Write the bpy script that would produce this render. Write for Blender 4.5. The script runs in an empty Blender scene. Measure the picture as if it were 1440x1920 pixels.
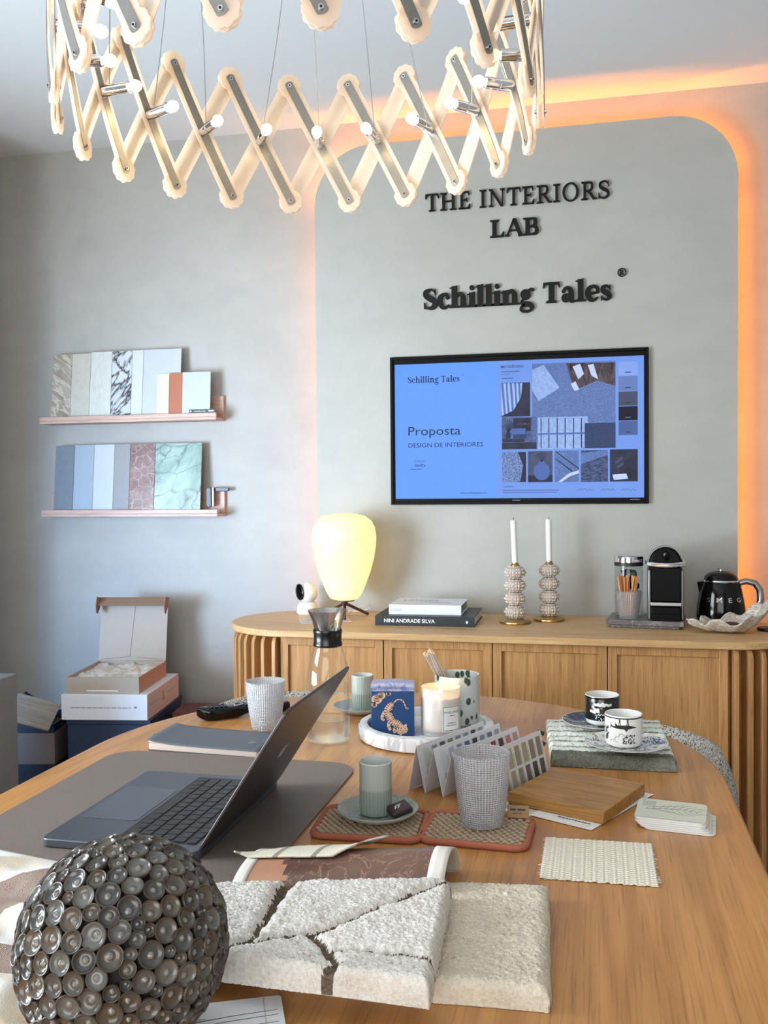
import bpy, math, random
from math import sin, cos, pi, radians, sqrt, atan2, exp, floor
from mathutils import Vector, Matrix, noise
random.seed(11)
scene = bpy.context.scene
COL = scene.collection

# ------------------------------------------------------------------ camera, world, light, exposure
TH, PIT, ROL, FPX = radians(12.8), radians(1.41), radians(0.48), 1750.0
_f0 = Vector((-sin(TH), cos(TH), 0)); _r0 = Vector((cos(TH), sin(TH), 0)); _u = Vector((0, 0, 1))
_fw = _f0 * cos(PIT) - _u * sin(PIT); _up0 = _u * cos(PIT) + _f0 * sin(PIT)
_rt = _r0 * cos(ROL) - _up0 * sin(ROL); _up = _up0 * cos(ROL) + _r0 * sin(ROL)
cam = bpy.data.cameras.new('camera'); camo = bpy.data.objects.new('camera', cam); COL.objects.link(camo)
camo.matrix_world = Matrix(((_rt.x, _up.x, -_fw.x, 0), (_rt.y, _up.y, -_fw.y, 0), (_rt.z, _up.z, -_fw.z, 1.25), (0, 0, 0, 1)))
cam.sensor_fit = 'VERTICAL'; cam.sensor_height = 36; cam.lens = FPX / 1920 * 36; cam.clip_start = 0.02
scene.camera = camo

scene.view_settings.view_transform = 'Standard'; scene.view_settings.look = 'None'
scene.view_settings.gamma = 1; scene.view_settings.use_curve_mapping = False
scene.view_settings.exposure = 0.0
scene.cycles.max_bounces = 10; scene.cycles.transparent_max_bounces = 16; scene.cycles.sample_clamp_indirect = 6

w = bpy.data.worlds.new('world'); scene.world = w; w.use_nodes = True
w.node_tree.nodes['Background'].inputs[0].default_value = (0.62, 0.78, 1, 1)
w.node_tree.nodes['Background'].inputs[1].default_value = 1.0

def area(name, loc, rot, sx, sy, power, col, spread=180):
    l = bpy.data.lights.new(name, 'AREA'); l.shape = 'RECTANGLE'; l.size = sx; l.size_y = sy
    l.energy = power; l.color = col; l.spread = radians(spread)
    o = bpy.data.objects.new(name, l); o.location = loc; o.rotation_euler = rot; COL.objects.link(o); return o

def aim(o, target):
    o.rotation_euler = (Vector(target) - o.location).to_track_quat('-Z', 'Y').to_euler()

XL, XR, YB, YR, ZC = -2.62, 1.75, 3.385, -1.9, 2.608      # room limits
# daylight entering through the window in the left wall and the window behind the camera
o = area('daylight_left', (XL + 0.02, 0.75, 1.25), (0, 0, 0), 1.2, 1.1, 8.2, (0.86, 0.95, 1.0), 56); aim(o, (-1.30, 3.4, 1.45))
o = area('daylight_low', (XL + 0.02, 0.95, 0.85), (0, 0, 0), 0.9, 0.9, 8.2, (0.20, 0.50, 1.0), 60); aim(o, (-1.75, 3.4, 0.90))
o = area('daylight_table', (XL + 0.02, 0.60, 1.70), (0, 0, 0), 1.2, 0.8, 19, (0.84, 0.93, 1.0), 95); aim(o, (-0.45, 1.35, 0.75))
o = area('daylight_bounce', (XL + 0.05, 0.75, 0.75), (0, 0, 0), 1.4, 0.6, 44, (0.80, 0.92, 1.0), 120); aim(o, (-0.3, 1.6, 2.6))
area('daylight_rear', (-0.5, YR - 0.03, 1.45), (radians(90), 0, 0), 2.6, 1.7, 60, (1.0, 0.96, 0.90))
# LED tape glowing behind the raised wall panel
LEDC = (1.0, 0.26, 0.0)
PX0, PX1, PTOP, PR = -1.0, 0.462, 2.492, 0.21
YP = 3.30
def led(name, x0, z0, x1, z1, power, outward):
    L = sqrt((x1 - x0) ** 2 + (z1 - z0) ** 2)
    o = area(name, ((x0 + x1) / 2, YP + 0.032, (z0 + z1) / 2), (0, 0, 0), L, 0.008, power, LEDC)
    d = Vector((outward[0], 0.25, outward[1])).normalized(); t = Vector((x1 - x0, 0, z1 - z0)).normalized()
    zc = -d; yc = zc.cross(t)
    o.matrix_world = Matrix(((t.x, yc.x, zc.x, o.location.x), (t.y, yc.y, zc.y, o.location.y), (t.z, yc.z, zc.z, o.location.z), (0, 0, 0, 1)))
IN = 0.016
led('led_left', PX0 + IN, 0.3, PX0 + IN, PTOP - PR, 1.25, (-1, 0))
led('led_right', PX1 - IN, 0.3, PX1 - IN, PTOP - PR, 3.6, (1, 0))
led('led_top', PX0 + PR, PTOP - IN, PX1 - PR, PTOP - IN, 1.75, (0, 1))
_c = PR * 0.7071 - IN * 0.3
for sx, x in ((-1, PX0 + PR), (1, PX1 - PR)):
    r = PR - IN
    led('led_corner', x + sx * r * cos(radians(8)), PTOP - PR + r * sin(radians(8)), x + sx * r * cos(radians(82)), PTOP - PR + r * sin(radians(82)), 0.8, (sx * 0.7, 0.7))

# ------------------------------------------------------------------ colour and material helpers
def srgb(r, g, b):
    def f(v):
        v /= 255.0
        return v / 12.92 if v <= 0.04045 else ((v + 0.055) / 1.055) ** 2.4
    return (f(r), f(g), f(b), 1)

class NT:
    def __init__(s, name):
        s.m = bpy.data.materials.new(name); s.m.use_nodes = True; s.t = s.m.node_tree; s.t.nodes.clear()
        s.out = s.t.nodes.new('ShaderNodeOutputMaterial')
    def n(s, typ, props=None, **inp):
        nd = s.t.nodes.new('ShaderNode' + typ)
        for k, v in (props or {}).items(): setattr(nd, k, v)
        for k, v in inp.items():
            key = int(k[1:]) if k[0] == 'i' and k[1:].isdigit() else k.replace('_', ' ')
            s.set(nd.inputs[key], v)
        return nd
    def set(s, sock, v):
        if isinstance(v, bpy.types.NodeSocket): s.t.links.new(v, sock)
        elif isinstance(v, bpy.types.Node): s.t.links.new(v.outputs[0], sock)
        else:
            if sock.type == 'RGBA' and len(v) == 3: v = (*v, 1)
            sock.default_value = v
    def ramp(s, fac, stops, interp='LINEAR'):
        r = s.t.nodes.new('ShaderNodeValToRGB'); r.color_ramp.interpolation = interp; e = r.color_ramp.elements
        while len(e) < len(stops): e.new(0.5)
        for q, (p, c) in zip(e, stops): q.position = p; q.color = c if len(c) == 4 else (*c, 1)
        s.set(r.inputs[0], fac); return r.outputs[0]
    def mix(s, fac, a, b, blend='MIX'):
        m = s.t.nodes.new('ShaderNodeMix'); m.data_type = 'RGBA'; m.blend_type = blend
        s.set(m.inputs[0], fac); s.set(m.inputs[6], a); s.set(m.inputs[7], b); return m.outputs[2]
    def math(s, op, a, b=0.0):
        m = s.t.nodes.new('ShaderNodeMath'); m.operation = op; s.set(m.inputs[0], a); s.set(m.inputs[1], b); return m.outputs[0]
    def coord(s, which='Object', scale=(1, 1, 1), rot=(0, 0, 0), loc=(0, 0, 0), vt='POINT'):
        tc = s.t.nodes.new('ShaderNodeTexCoord'); mp = s.t.nodes.new('ShaderNodeMapping'); mp.vector_type = vt
        mp.inputs['Scale'].default_value = scale; mp.inputs['Rotation'].default_value = rot; mp.inputs['Location'].default_value = loc
        s.t.links.new(tc.outputs[which], mp.inputs[0]); return mp.outputs[0]
    def noise(s, co, scale, detail=3.0, rough=0.5, dist=0.0):
        return s.n('TexNoise', Vector=co, Scale=scale, Detail=detail, Roughness=rough, Distortion=dist).outputs[0]
    def bump(s, h, strength=0.3, dist=0.002):
        return s.n('Bump', Strength=strength, Distance=dist, Height=h).outputs[0]
    def pbr(s, **inp):
        p = s.n('BsdfPrincipled', None, **inp); s.t.links.new(p.outputs[0], s.out.inputs[0]); return p
    def finish(s, sh):
        s.t.links.new(sh.outputs[0] if isinstance(sh, bpy.types.Node) else sh, s.out.inputs[0]); return s.m

def plain(name, rgb, rough=0.5, metal=0.0, var=0.12, vs=30.0, bump=0.0, bs=300.0, coat=0.0, **kw):
    """simple procedural surface: slight colour variation plus optional fine bump"""
    a = NT(name); co = a.coord()
    c = srgb(*rgb)
    f = a.noise(co, vs, 4)
    col = a.mix(f, tuple(min(1, x * (1 - var)) for x in c[:3]), tuple(min(1, x * (1 + var)) for x in c[:3]))
    inp = dict(Base_Color=col, Roughness=rough, Metallic=metal, Coat_Weight=coat, **kw)
    if bump: inp['Normal'] = a.bump(a.noise(co, bs, 3), bump, 0.001)
    a.pbr(**inp); return a.m

def wood(name, light, dark, axis=1, scale=1.0, rough=0.42, contrast=1.0, rings=7.0, spec=0.4):
    a = NT(name)
    sc = [14 * scale] * 3; sc[axis] = 1.1 * scale
    co = a.coord('Object', tuple(sc))
    base = a.noise(co, 0.55, 3, 0.5, 0.3)
    rg = a.math('PINGPONG', a.math('MULTIPLY', base, rings), 0.5)
    rg = a.math('MULTIPLY', rg, 2.0)
    sc2 = [420 * scale] * 3; sc2[axis] = 9 * scale
    fine = a.noise(a.coord('Object', tuple(sc2)), 1.0, 2, 0.6)
    sc3 = [90 * scale] * 3; sc3[axis] = 2.5 * scale
    mid = a.noise(a.coord('Object', tuple(sc3)), 1.0, 3, 0.6)
    l, d = srgb(*light), srgb(*dark)
    m = tuple((x + y) / 2 for x, y in zip(l, d))
    c1 = a.ramp(rg, [(0.0, m), (0.5, l), (1.0, tuple(x * 0.9 + y * 0.1 for x, y in zip(l, d)))])
    c2 = a.mix(a.ramp(mid, [(0.35, (0, 0, 0)), (0.75, (0.55 * contrast,) * 3)]), c1, d)
    c3 = a.mix(a.ramp(fine, [(0.52, (0, 0, 0)), (0.7, (0.7 * contrast,) * 3)]), c2, tuple(x * 0.72 for x in d[:3]))
    a.pbr(Base_Color=c3, Roughness=rough, Normal=a.bump(fine, 0.12, 0.0006), Specular_IOR_Level=spec)
    return a.m

def marble(name, base, vein, scale=6.0, width=0.06, rough=0.25, base2=None, stretch=(1, 1, 1), rot=(0, 0, 0), dist=1.6, vt='POINT', loc=(0, 0, 0)):
    a = NT(name); co = a.coord('Object', stretch, rot, loc, vt)
    n1 = a.noise(co, scale, 6, 0.6, dist)
    v = a.math('ABSOLUTE', a.math('SUBTRACT', n1, 0.5))
    f = a.ramp(v, [(0.0, (1, 1, 1)), (width, (0, 0, 0))])
    n2 = a.noise(co, scale * 0.6, 4, 0.6)
    bc = a.mix(a.ramp(n2, [(0.35, (0, 0, 0)), (0.65, (1, 1, 1))]), srgb(*base), srgb(*(base2 or base)))
    a.pbr(Base_Color=a.mix(f, bc, srgb(*vein)), Roughness=rough); return a.m

def cracked(name, base, base2, vein, scale, width, rough=.25, stretch=(1, 1, 1), rot=(0, 0, 0), fine=.5, loc=(0, 0, 0)):
    """stone with an irregular network of veins"""
    a = NT(name); co = a.coord('Object', stretch, rot, loc, 'TEXTURE')
    nz = a.n('TexNoise', None, Vector=co, Scale=scale * .8, Detail=4.0)
    vm = a.n('VectorMath', {'operation': 'MULTIPLY_ADD'}, i0=nz.outputs[1], i1=(1.1 / scale,) * 3, i2=co)
    v1 = a.n('TexVoronoi', {'feature': 'DISTANCE_TO_EDGE'}, Vector=vm, Scale=scale); v2 = a.n('TexVoronoi', {'feature': 'DISTANCE_TO_EDGE'}, Vector=vm, Scale=scale * 2.6)
    wv = a.noise(co, scale * 1.3, 3)
    f1 = a.math('MULTIPLY', a.ramp(v1.outputs[0], [(0, (1, 1, 1)), (width, (0, 0, 0))]), a.ramp(wv, [(.35, (.15,) * 3), (.6, (1, 1, 1))]))
    f2 = a.math('MULTIPLY', a.ramp(v2.outputs[0], [(0, (fine,) * 3), (width * 1.4, (0, 0, 0))]), a.ramp(wv, [(.45, (0, 0, 0)), (.65, (1, 1, 1))]))
    bc = a.mix(a.ramp(a.noise(co, scale * .7, 5, .65, .6), [(.35, (0, 0, 0)), (.66, (1, 1, 1))]), srgb(*base), srgb(*base2))
    a.pbr(Base_Color=a.mix(a.math('MAXIMUM', f1, f2), bc, srgb(*vein)), Roughness=rough); return a.m

def emis(name, rgb, strength=1.0):
    a = NT(name); e = a.n('Emission', Color=srgb(*rgb), Strength=strength); return a.finish(e)

def thin_glass(name, tint=(1, 1, 1), ref=1.0, rough=0.02, ior=1.45):
    a = NT(name)
    tr = a.n('BsdfTransparent', Color=tint); gl = a.n('BsdfGlossy', Color=(ref,) * 3, Roughness=rough)
    lw = a.n('LayerWeight', None, Blend=.5)
    fr = a.math('ADD', a.math('MULTIPLY', a.math('POWER', lw.outputs[1], 3.0), .80 * (ior - 1) / .45), .035)
    return a.finish(a.n('MixShader', None, i0=fr, i1=tr, i2=gl))

# ------------------------------------------------------------------ mesh helpers
class MB:
    def __init__(s): s.v = []; s.f = []; s.m = []; s.uv = []
    def add(s, vs, fs, mi=0, uvs=None, M=None):
        b = len(s.v)
        if M is not None: vs = [M @ Vector(p) for p in vs]
        s.v += [tuple(p) for p in vs]
        for k, f in enumerate(fs):
            s.f.append(tuple(b + i for i in f)); s.m.append(mi if isinstance(mi, int) else mi[k])
            s.uv.append(uvs[k] if uvs else None)
        return s
    def box(s, x0, x1, y0, y1, z0, z1, mi=0, M=None):
        vs = [(x, y, z) for z in (z0, z1) for y in (y0, y1) for x in (x0, x1)]
        return s.add(vs, [(0, 2, 3, 1), (4, 5, 7, 6), (0, 1, 5, 4), (2, 6, 7, 3), (0, 4, 6, 2), (1, 3, 7, 5)], mi, None, M)
    def cbox(s, c, d, mi=0, M=None):
        return s.box(c[0] - d[0] / 2, c[0] + d[0] / 2, c[1] - d[1] / 2, c[1] + d[1] / 2, c[2] - d[2] / 2, c[2] + d[2] / 2, mi, M)
    def prism(s, poly, z0, z1, mi=0, M=None, side=None):
        if sum(p[0] * q[1] - q[0] * p[1] for p, q in zip(poly, poly[1:] + poly[:1])) < 0: poly = poly[::-1]
        n = len(poly); vs = [(x, y, z0) for x, y in poly] + [(x, y, z1) for x, y in poly]
        fs = [tuple(range(n - 1, -1, -1)), tuple(range(n, 2 * n))] + [(i, (i + 1) % n, n + (i + 1) % n, n + i) for i in range(n)]
        return s.add(vs, fs, [mi, mi] + [mi if side is None else side] * n, None, M)
    def flat(s, poly, z=0.0, mi=0, M=None):
        return s.add([(x, y, z) for x, y in poly], [tuple(range(len(poly)))], mi, None, M)
    def lathe(s, prof, n=48, mi=0, M=None, us=1.0, a0=0.0, a1=2 * pi, rf=None):
        full = abs(a1 - a0 - 2 * pi) < 1e-6
        vs = []; ln = [0.0]
        for p, q in zip(prof, prof[1:]): ln.append(ln[-1] + sqrt((p[0] - q[0]) ** 2 + (p[1] - q[1]) ** 2))
        cols = n if full else n + 1
        for i in range(cols):
            t = a0 + (a1 - a0) * i / n
            for r, z in prof:
                rr = r if rf is None else r * rf(t, z)
                vs.append((rr * cos(t), rr * sin(t), z))
        k = len(prof); fs = []; uv = []
        for i in range(n):
            j = (i + 1) % cols
            for q in range(k - 1):
                a, b, c, d = i * k + q, j * k + q, j * k + q + 1, i * k + q + 1
                U0, U1 = us * i / n, us * (i + 1) / n
                if prof[q][0] < 1e-7: fs.append((a, c, d)); uv.append(((U0, ln[q]), (U1, ln[q + 1]), (U0, ln[q + 1])))
                elif prof[q + 1][0] < 1e-7: fs.append((a, b, d)); uv.append(((U0, ln[q]), (U1, ln[q]), (U0, ln[q + 1])))
                else: fs.append((a, b, c, d)); uv.append(((U0, ln[q]), (U1, ln[q]), (U1, ln[q + 1]), (U0, ln[q + 1])))
        return s.add(vs, fs, mi, uv, M)
    def tube(s, path, r, n=10, mi=0, M=None, caps=True):
        P = [Vector(p) for p in path]; R = r if isinstance(r, (list, tuple)) else [r] * len(P)
        vs = []; prev = None
        for i, p in enumerate(P):
            t = (P[min(i + 1, len(P) - 1)] - P[max(i - 1, 0)]).normalized()
            if prev is None:
                up = Vector((0, 0, 1)) if abs(t.z) < 0.9 else Vector((1, 0, 0)); a = t.cross(up).normalized()
            else: a = (prev - t * prev.dot(t)).normalized()
            prev = a; b = t.cross(a)
            for k in range(n):
                q = 2 * pi * k / n; vs.append(p + (a * cos(q) + b * sin(q)) * R[i])
        fs = [(i * n + k, i * n + (k + 1) % n, (i + 1) * n + (k + 1) % n, (i + 1) * n + k) for i in range(len(P) - 1) for k in range(n)]
        if caps: fs += [tuple(range(n - 1, -1, -1)), tuple(range((len(P) - 1) * n, len(P) * n))]
        return s.add(vs, fs, mi, None, M)
    def grid(s, fn, nu, nv, mi=0, M=None, closeu=False, mf=None):
        cu = nu if closeu else nu + 1
        vs = [fn(i / nu, j / nv) for i in range(cu) for j in range(nv + 1)]; fs = []; ms = []; uv = []
        for i in range(nu):
            i2 = (i + 1) % cu
            for j in range(nv):
                fs.append((i * (nv + 1) + j, i2 * (nv + 1) + j, i2 * (nv + 1) + j + 1, i * (nv + 1) + j + 1))
                ms.append(mf((i + .5) / nu, (j + .5) / nv) if mf else mi)
                uv.append(((i / nu, j / nv), ((i + 1) / nu, j / nv), ((i + 1) / nu, (j + 1) / nv), (i / nu, (j + 1) / nv)))
        return s.add(vs, fs, ms, uv, M)
    def sphere(s, c, r, nu=16, nv=10, mi=0, M=None):
        rr = r if isinstance(r, (tuple, list)) else (r, r, r)
        T = Matrix.Translation(c) @ Matrix.Diagonal((*rr, 1))
        if M is not None: T = M @ T
        prof = [(max(0.0, cos(-pi / 2 + pi * j / nv)) if 0 < j < nv else 0.0, sin(-pi / 2 + pi * j / nv)) for j in range(nv + 1)]
        return s.lathe(prof, nu, mi, T)
    def mesh(s, name, mats, smooth=35, weld=False):
        me = bpy.data.meshes.new(name); me.from_pydata(s.v, [], s.f)
        for mt in (mats if isinstance(mats, (list, tuple)) else [mats]): me.materials.append(mt)
        me.polygons.foreach_set('material_index', s.m)
        if any(u for u in s.uv):
            L = me.uv_layers.new(name='uv')
            flat = []
            for f, u in zip(s.f, s.uv):
                for k in range(len(f)): flat += list(u[k]) if u else [0, 0]
            L.data.foreach_set('uv', flat)
        if smooth:
            me.polygons.foreach_set('use_smooth', [True] * len(s.f)); me.set_sharp_from_angle(angle=radians(smooth))
        me.update(); return me
    def build(s, name, mats, parent=None, bevel=0.0, smooth=35, seg=2):
        o = bpy.data.objects.new(name, s.mesh(name, mats, smooth)); COL.objects.link(o)
        if parent: o.parent = parent
        if bevel:
            b = o.modifiers.new('bevel', 'BEVEL'); b.width = bevel; b.segments = seg; b.limit_method = 'ANGLE'; b.angle_limit = radians(40); b.harden_normals = False
        return o

def tag(o, label, cat, group=None):
    o['label'] = label; o['category'] = cat
    if group: o['group'] = group
    return o
def struct(o): o['kind'] = 'structure'; return o
def place(o, loc=(0, 0, 0), rz=0.0, rot=None):
    o.location = loc; o.rotation_euler = rot if rot else (0, 0, rz); return o
def thing(name, label, cat, loc=(0, 0, 0), rz=0.0, group=None):
    o = bpy.data.objects.new(name, None); o.empty_display_size = 0.05; COL.objects.link(o)
    return tag(place(o, loc, rz), label, cat, group)
def single(mb, name, mats, label, cat, loc=(0, 0, 0), rz=0.0, group=None, bevel=0.0, smooth=35, seg=2):
    return tag(place(mb.build(name, mats, None, bevel, smooth, seg), loc, rz), label, cat, group)
def copy_tree(o, parent=None):
    c = o.copy(); COL.objects.link(c)
    if parent: c.parent = parent
    for ch in list(o.children): copy_tree(ch, c)
    return c
def solid(o, t, off=0.0):
    m = o.modifiers.new('solidify', 'SOLIDIFY'); m.thickness = t; m.offset = off; return o
def rrect(x0, x1, y0, y1, r, n=6):
    out = []
    for cx, cy, a in ((x1 - r, y1 - r, 0), (x0 + r, y1 - r, 90), (x0 + r, y0 + r, 180), (x1 - r, y0 + r, 270)):
        for k in range(n + 1):
            t = radians(a + 90 * k / n); out.append((cx + r * cos(t), cy + r * sin(t)))
    return out
def ngon(cx, cy, rx, ry=None, n=24):
    ry = ry or rx
    return [(cx + rx * cos(2 * pi * k / n), cy + ry * sin(2 * pi * k / n)) for k in range(n)]
RX90 = Matrix.Rotation(radians(90), 4, 'X')     # local x,y(z up) -> upright facing -y
def T(x, y, z): return Matrix.Translation((x, y, z))
def fbm(x, y, z=0.0, o=3): return noise.fractal(Vector((x, y, z)), 1.0, 2.0, o)

_txt = {}
def text_geo(body, bold=0.0):
    """outline of a line of text in the built-in font, width and height normalised to cap height 1"""
    key = (body, bold)
    if key in _txt: return _txt[key]
    cu = bpy.data.curves.new('t', 'FONT'); cu.body = body; cu.size = 1.0; cu.offset = bold; cu.resolution_u = 3
    o = bpy.data.objects.new('t', cu); COL.objects.link(o); bpy.context.view_layer.update()
    me = bpy.data.meshes.new_from_object(o.evaluated_get(bpy.context.evaluated_depsgraph_get()))
    vs = [(v.co.x, v.co.y) for v in me.vertices]; fs = [tuple(p.vertices) for p in me.polygons]
    bpy.data.objects.remove(o); bpy.data.curves.remove(cu); bpy.data.meshes.remove(me)
    x0 = min(v[0] for v in vs); x1 = max(v[0] for v in vs)
    _txt[key] = ([(x - x0, y) for x, y in vs], fs, x1 - x0); return _txt[key]
def text(mb, body, x, y, wid=None, h=None, z=0.0, mi=0, M=None, bold=0.0, mirror=False):
    """write text with its left end at x and baseline y; cap height h (0.73 of the em) or fitted width"""
    vs, fs, tw = text_geo(body, bold)
    sx = wid / tw if wid else h / 0.73; sy = h / 0.73 if h else sx
    mb.add([(x + p[0] * sx, y + p[1] * sy, z) for p in vs], fs, mi, None, M)

def fine_print(x0, x1, y, h, seed=1):
    """a line of print too small to read: word-long dashes as polygons"""
    rr = random.Random(seed); out = []; x = x0
    while x < x1 - h:
        w_ = min(rr.uniform(2.2, 6.5) * h, x1 - x); out.append([(x, y), (x + w_, y), (x + w_, y + h), (x, y + h)]); x += w_ + h * .9
    return out
# ------------------------------------------------------------------ serif letters built from strokes
def cr(P, W, n=7):
    """smooth stroke of varying width through the points -> outline polygon"""
    pts = []; ws = []
    for i in range(len(P) - 1):
        p0, p1, p2, p3 = P[max(i - 1, 0)], P[i], P[i + 1], P[min(i + 2, len(P) - 1)]
        for k in range(n + (1 if i == len(P) - 2 else 0)):
            t = k / n
            q = [0.5 * (2 * p1[d] + (p2[d] - p0[d]) * t + (2 * p0[d] - 5 * p1[d] + 4 * p2[d] - p3[d]) * t * t + (3 * p1[d] - p0[d] - 3 * p2[d] + p3[d]) * t ** 3) for d in (0, 1)]
            pts.append(q); ws.append(W[i] * (1 - t) + W[i + 1] * t)
    L = []; Rr = []
    for i, p in enumerate(pts):
        a, b = pts[max(i - 1, 0)], pts[min(i + 1, len(pts) - 1)]
        dx, dy = b[0] - a[0], b[1] - a[1]; l = sqrt(dx * dx + dy * dy) or 1
        nx, ny = -dy / l * ws[i] / 2, dx / l * ws[i] / 2
        L.append((p[0] + nx, p[1] + ny)); Rr.append((p[0] - nx, p[1] - ny))
    return ('strip', L, Rr)
def ring(cx, cy, rx, ry, wx, wy, n=28, tilt=0.0):
    L = []; Rr = []
    for k in range(n + 1):
        t = 2 * pi * k / n + tilt
        L.append((cx + rx * cos(t), cy + ry * sin(t))); Rr.append((cx + (rx - wx) * cos(t - tilt * .4), cy + (ry - wy) * sin(t - tilt * .4)))
    return ('strip', L, Rr)
def rc(x0, x1, y0, y1): return ('poly', [(x0, y0), (x1, y0), (x1, y1), (x0, y1)])
def pl(*p): return ('poly', list(p))
def slab(xc, wd, y, t, up):      # bracketed slab serif: on baseline (up=1) or hanging from the top (up=-1)
    h = wd / 2
    return pl((xc - h, y), (xc + h, y), (xc + h, y + up * t * .6), (xc + h * .45, y + up * t * 1.5), (xc - h * .45, y + up * t * 1.5), (xc - h, y + up * t * .6))
def glyph(ch, s, h, x=0.68):
    """s stem, h hairline, x x-height; returns (shapes, advance)"""
    t = h * 0.9; sw = s + 0.26
    def st(xc, y0=0.0, y1=1.0, top=True, bot=True, hd=False):
        o = [rc(xc - s / 2, xc + s / 2, y0, y1)]
        if top and not hd: o.append(slab(xc, sw, y1, t, -1))
        if hd: o.append(pl((xc - s / 2 - .12, y1 - .08), (xc + s / 2, y1 + .03), (xc + s / 2, y1 - .16), (xc - s / 2, y1 - .13)))
        if bot: o.append(slab(xc, sw, y0, t, 1))
        return o
    if ch == 'I': return st(.22), .46
    if ch == 'H': return st(.22) + st(.80) + [rc(.2, .82, .48, .48 + h)], 1.04
    if ch == 'T': return st(.42, 0, .98, False) + [rc(.03, .81, 1 - h, 1), pl((.03, 1), (.01, .74), (.06, .74), (.13, 1 - h), (.13, 1)), pl((.81, 1), (.83, .74), (.78, .74), (.71, 1 - h), (.71, 1))], .84
    if ch == 'E': return st(.22) + [rc(.2, .66, 1 - h, 1), rc(.2, .7, 0, h), rc(.2, .52, .49, .49 + h), pl((.66, 1), (.67, .77), (.62, .77), (.55, 1 - h), (.55, 1)), pl((.7, 0), (.73, .26), (.68, .26), (.58, h), (.58, 0)), rc(.5, .54, .4, .64)], .78
    if ch == 'L': return st(.22) + [rc(.2, .7, 0, h), pl((.7, 0), (.74, .3), (.69, .3), (.56, h), (.56, 0))], .78
    if ch == 'N': return [rc(.2 - h / 2, .2 + h / 2, 0, 1), rc(.86 - h / 2, .86 + h / 2, 0, 1), pl((.12, 1), (.12 + s * 1.15, 1), (.9, 0), (.9 - s * 1.1, 0)), slab(.2, .28, 0, t, 1), slab(.15, .2, 1, t, -1), slab(.86, .28, 1, t, -1)], 1.04
    if ch == 'A': return [cr([(.08, 0), (.44, 1)], [h, h]), cr([(.46, 1.0), (.82, 0)], [s, s]), rc(.22, .66, .3, .3 + h), slab(.09, .26, 0, t, 1), slab(.82, .3, 0, t, 1), pl((.38, .95), (.5, 1.0), (.46, 1.03), (.41, 1.03))], .92
    if ch in 'RB' :
        o = st(.22)
        o += [cr([(.22, 1 - h / 2), (.44, 1 - h / 2), (.62, .9), (.64, .75), (.6, .58), (.44, .5), (.22, .5)], [h, h, s * .85, s, s * .85, h, h])]
        if ch == 'R': return o + [cr([(.4, .5), (.56, .32), (.74, .04)], [h, s, s]), slab(.8, .24, 0, t, 1)], .9
        return o + [cr([(.22, .51), (.46, .52), (.66, .44), (.71, .27), (.66, .1), (.46, h / 2), (.22, h / 2)], [h, h, s * .85, s, s * .85, h, h])], .84
    if ch == 'O': return [ring(.5, .5, .47, .53, s, h)], 1.02
    if ch == 'S': return [cr([(.58, .82), (.46, .95), (.3, .96), (.14, .86), (.14, .68), (.32, .54), (.52, .42), (.6, .24), (.48, .07), (.3, .03), (.13, .1), (.06, .26)], [h * .6, h, h * 1.1, s * .85, s, s * 1.1, s * 1.1, s, s * .8, h * 1.1, h, h * .6]), pl((.56, .98), (.61, .98), (.62, .68), (.57, .7)), pl((.03, .34), (.09, .3), (.1, .02), (.04, .02))], .7
    if ch == 'l': return st(.2, 0, 1.08, False, True, True), .4
    if ch == 'i': return st(.2, 0, x, False, True, True) + [('poly', ngon(.2, x + .24, .12))], .4
    if ch in 'hn':
        o = st(.2, 0, 1.08 if ch == 'h' else x, False, True, True)
        return o + [cr([(.26, x * .62), (.36, x * .88), (.5, x * .95), (.62, x * .78), (.64, x * .5), (.64, 0)], [h * .7, h * 1.3, s * .7, s * .95, s, s]), slab(.66, sw - .02, 0, t, 1)], .86
    if ch == 'c': return [cr([(.56, x * .66), (.5, x * .9), (.36, x * .98), (.16, x * .8), (.13, x * .45), (.24, x * .12), (.42, x * .05), (.6, x * .24)], [h, s * .6, h * 1.3, s * .85, s, s * .85, s * .5, h * .5]), ('poly', ngon(.5, x * .74, .095))], .64
    if ch == 'e': return [cr([(.13, x * .5), (.62, x * .55)], [h, h]), cr([(.6, x * .54), (.56, x * .85), (.36, x * .99), (.16, x * .8), (.13, x * .45), (.24, x * .12), (.42, x * .05), (.6, x * .24)], [s * .6, s * .6, h * 1.2, s * .8, s, s * .85, s * .5, h * .5])], .68
    if ch == 's': return [cr([(.46, x * .8), (.32, x * .96), (.15, x * .86), (.16, x * .62), (.36, x * .46), (.45, x * .24), (.28, x * .03), (.08, x * .2)], [h * .8, h, s * .7, s * .85, s * .95, s * .8, h, h * .8]), pl((.44, x), (.5, x), (.5, x * .64), (.44, x * .72)), pl((.04, x * .34), (.1, x * .26), (.1, 0), (.04, 0))], .56
    if ch == 'a': return [ring(.26, x * .28, .22, x * .3, s * .8, h), cr([(.12, x * .72), (.24, x * .97), (.42, x * .9), (.5, x * .66), (.5, .12), (.6, .03), (.7, .06)], [s * .5, h, s * .75, s, s, h * 1.5, h * .6]), ('poly', ngon(.14, x * .74, .085))], .74
    if ch == 'g': return [ring(.3, x * .66, .25, x * .36, s * .85, h), cr([(.18, x * .36), (.1, x * .14), (.24, x * .02), (.5, -.03), (.62, -.16), (.5, -.33), (.28, -.36), (.1, -.28), (.12, -.12), (.24, -.02)], [h, h, s * .9, s * .95, s * .75, h * 1.2, h * 1.2, s * .6, s * .5, h]), cr([(.46, x * .92), (.58, x * 1.03), (.66, x * .98)], [h, h, h]), ('poly', ngon(.66, x * .96, .07))], .74
    return [], .36
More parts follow.
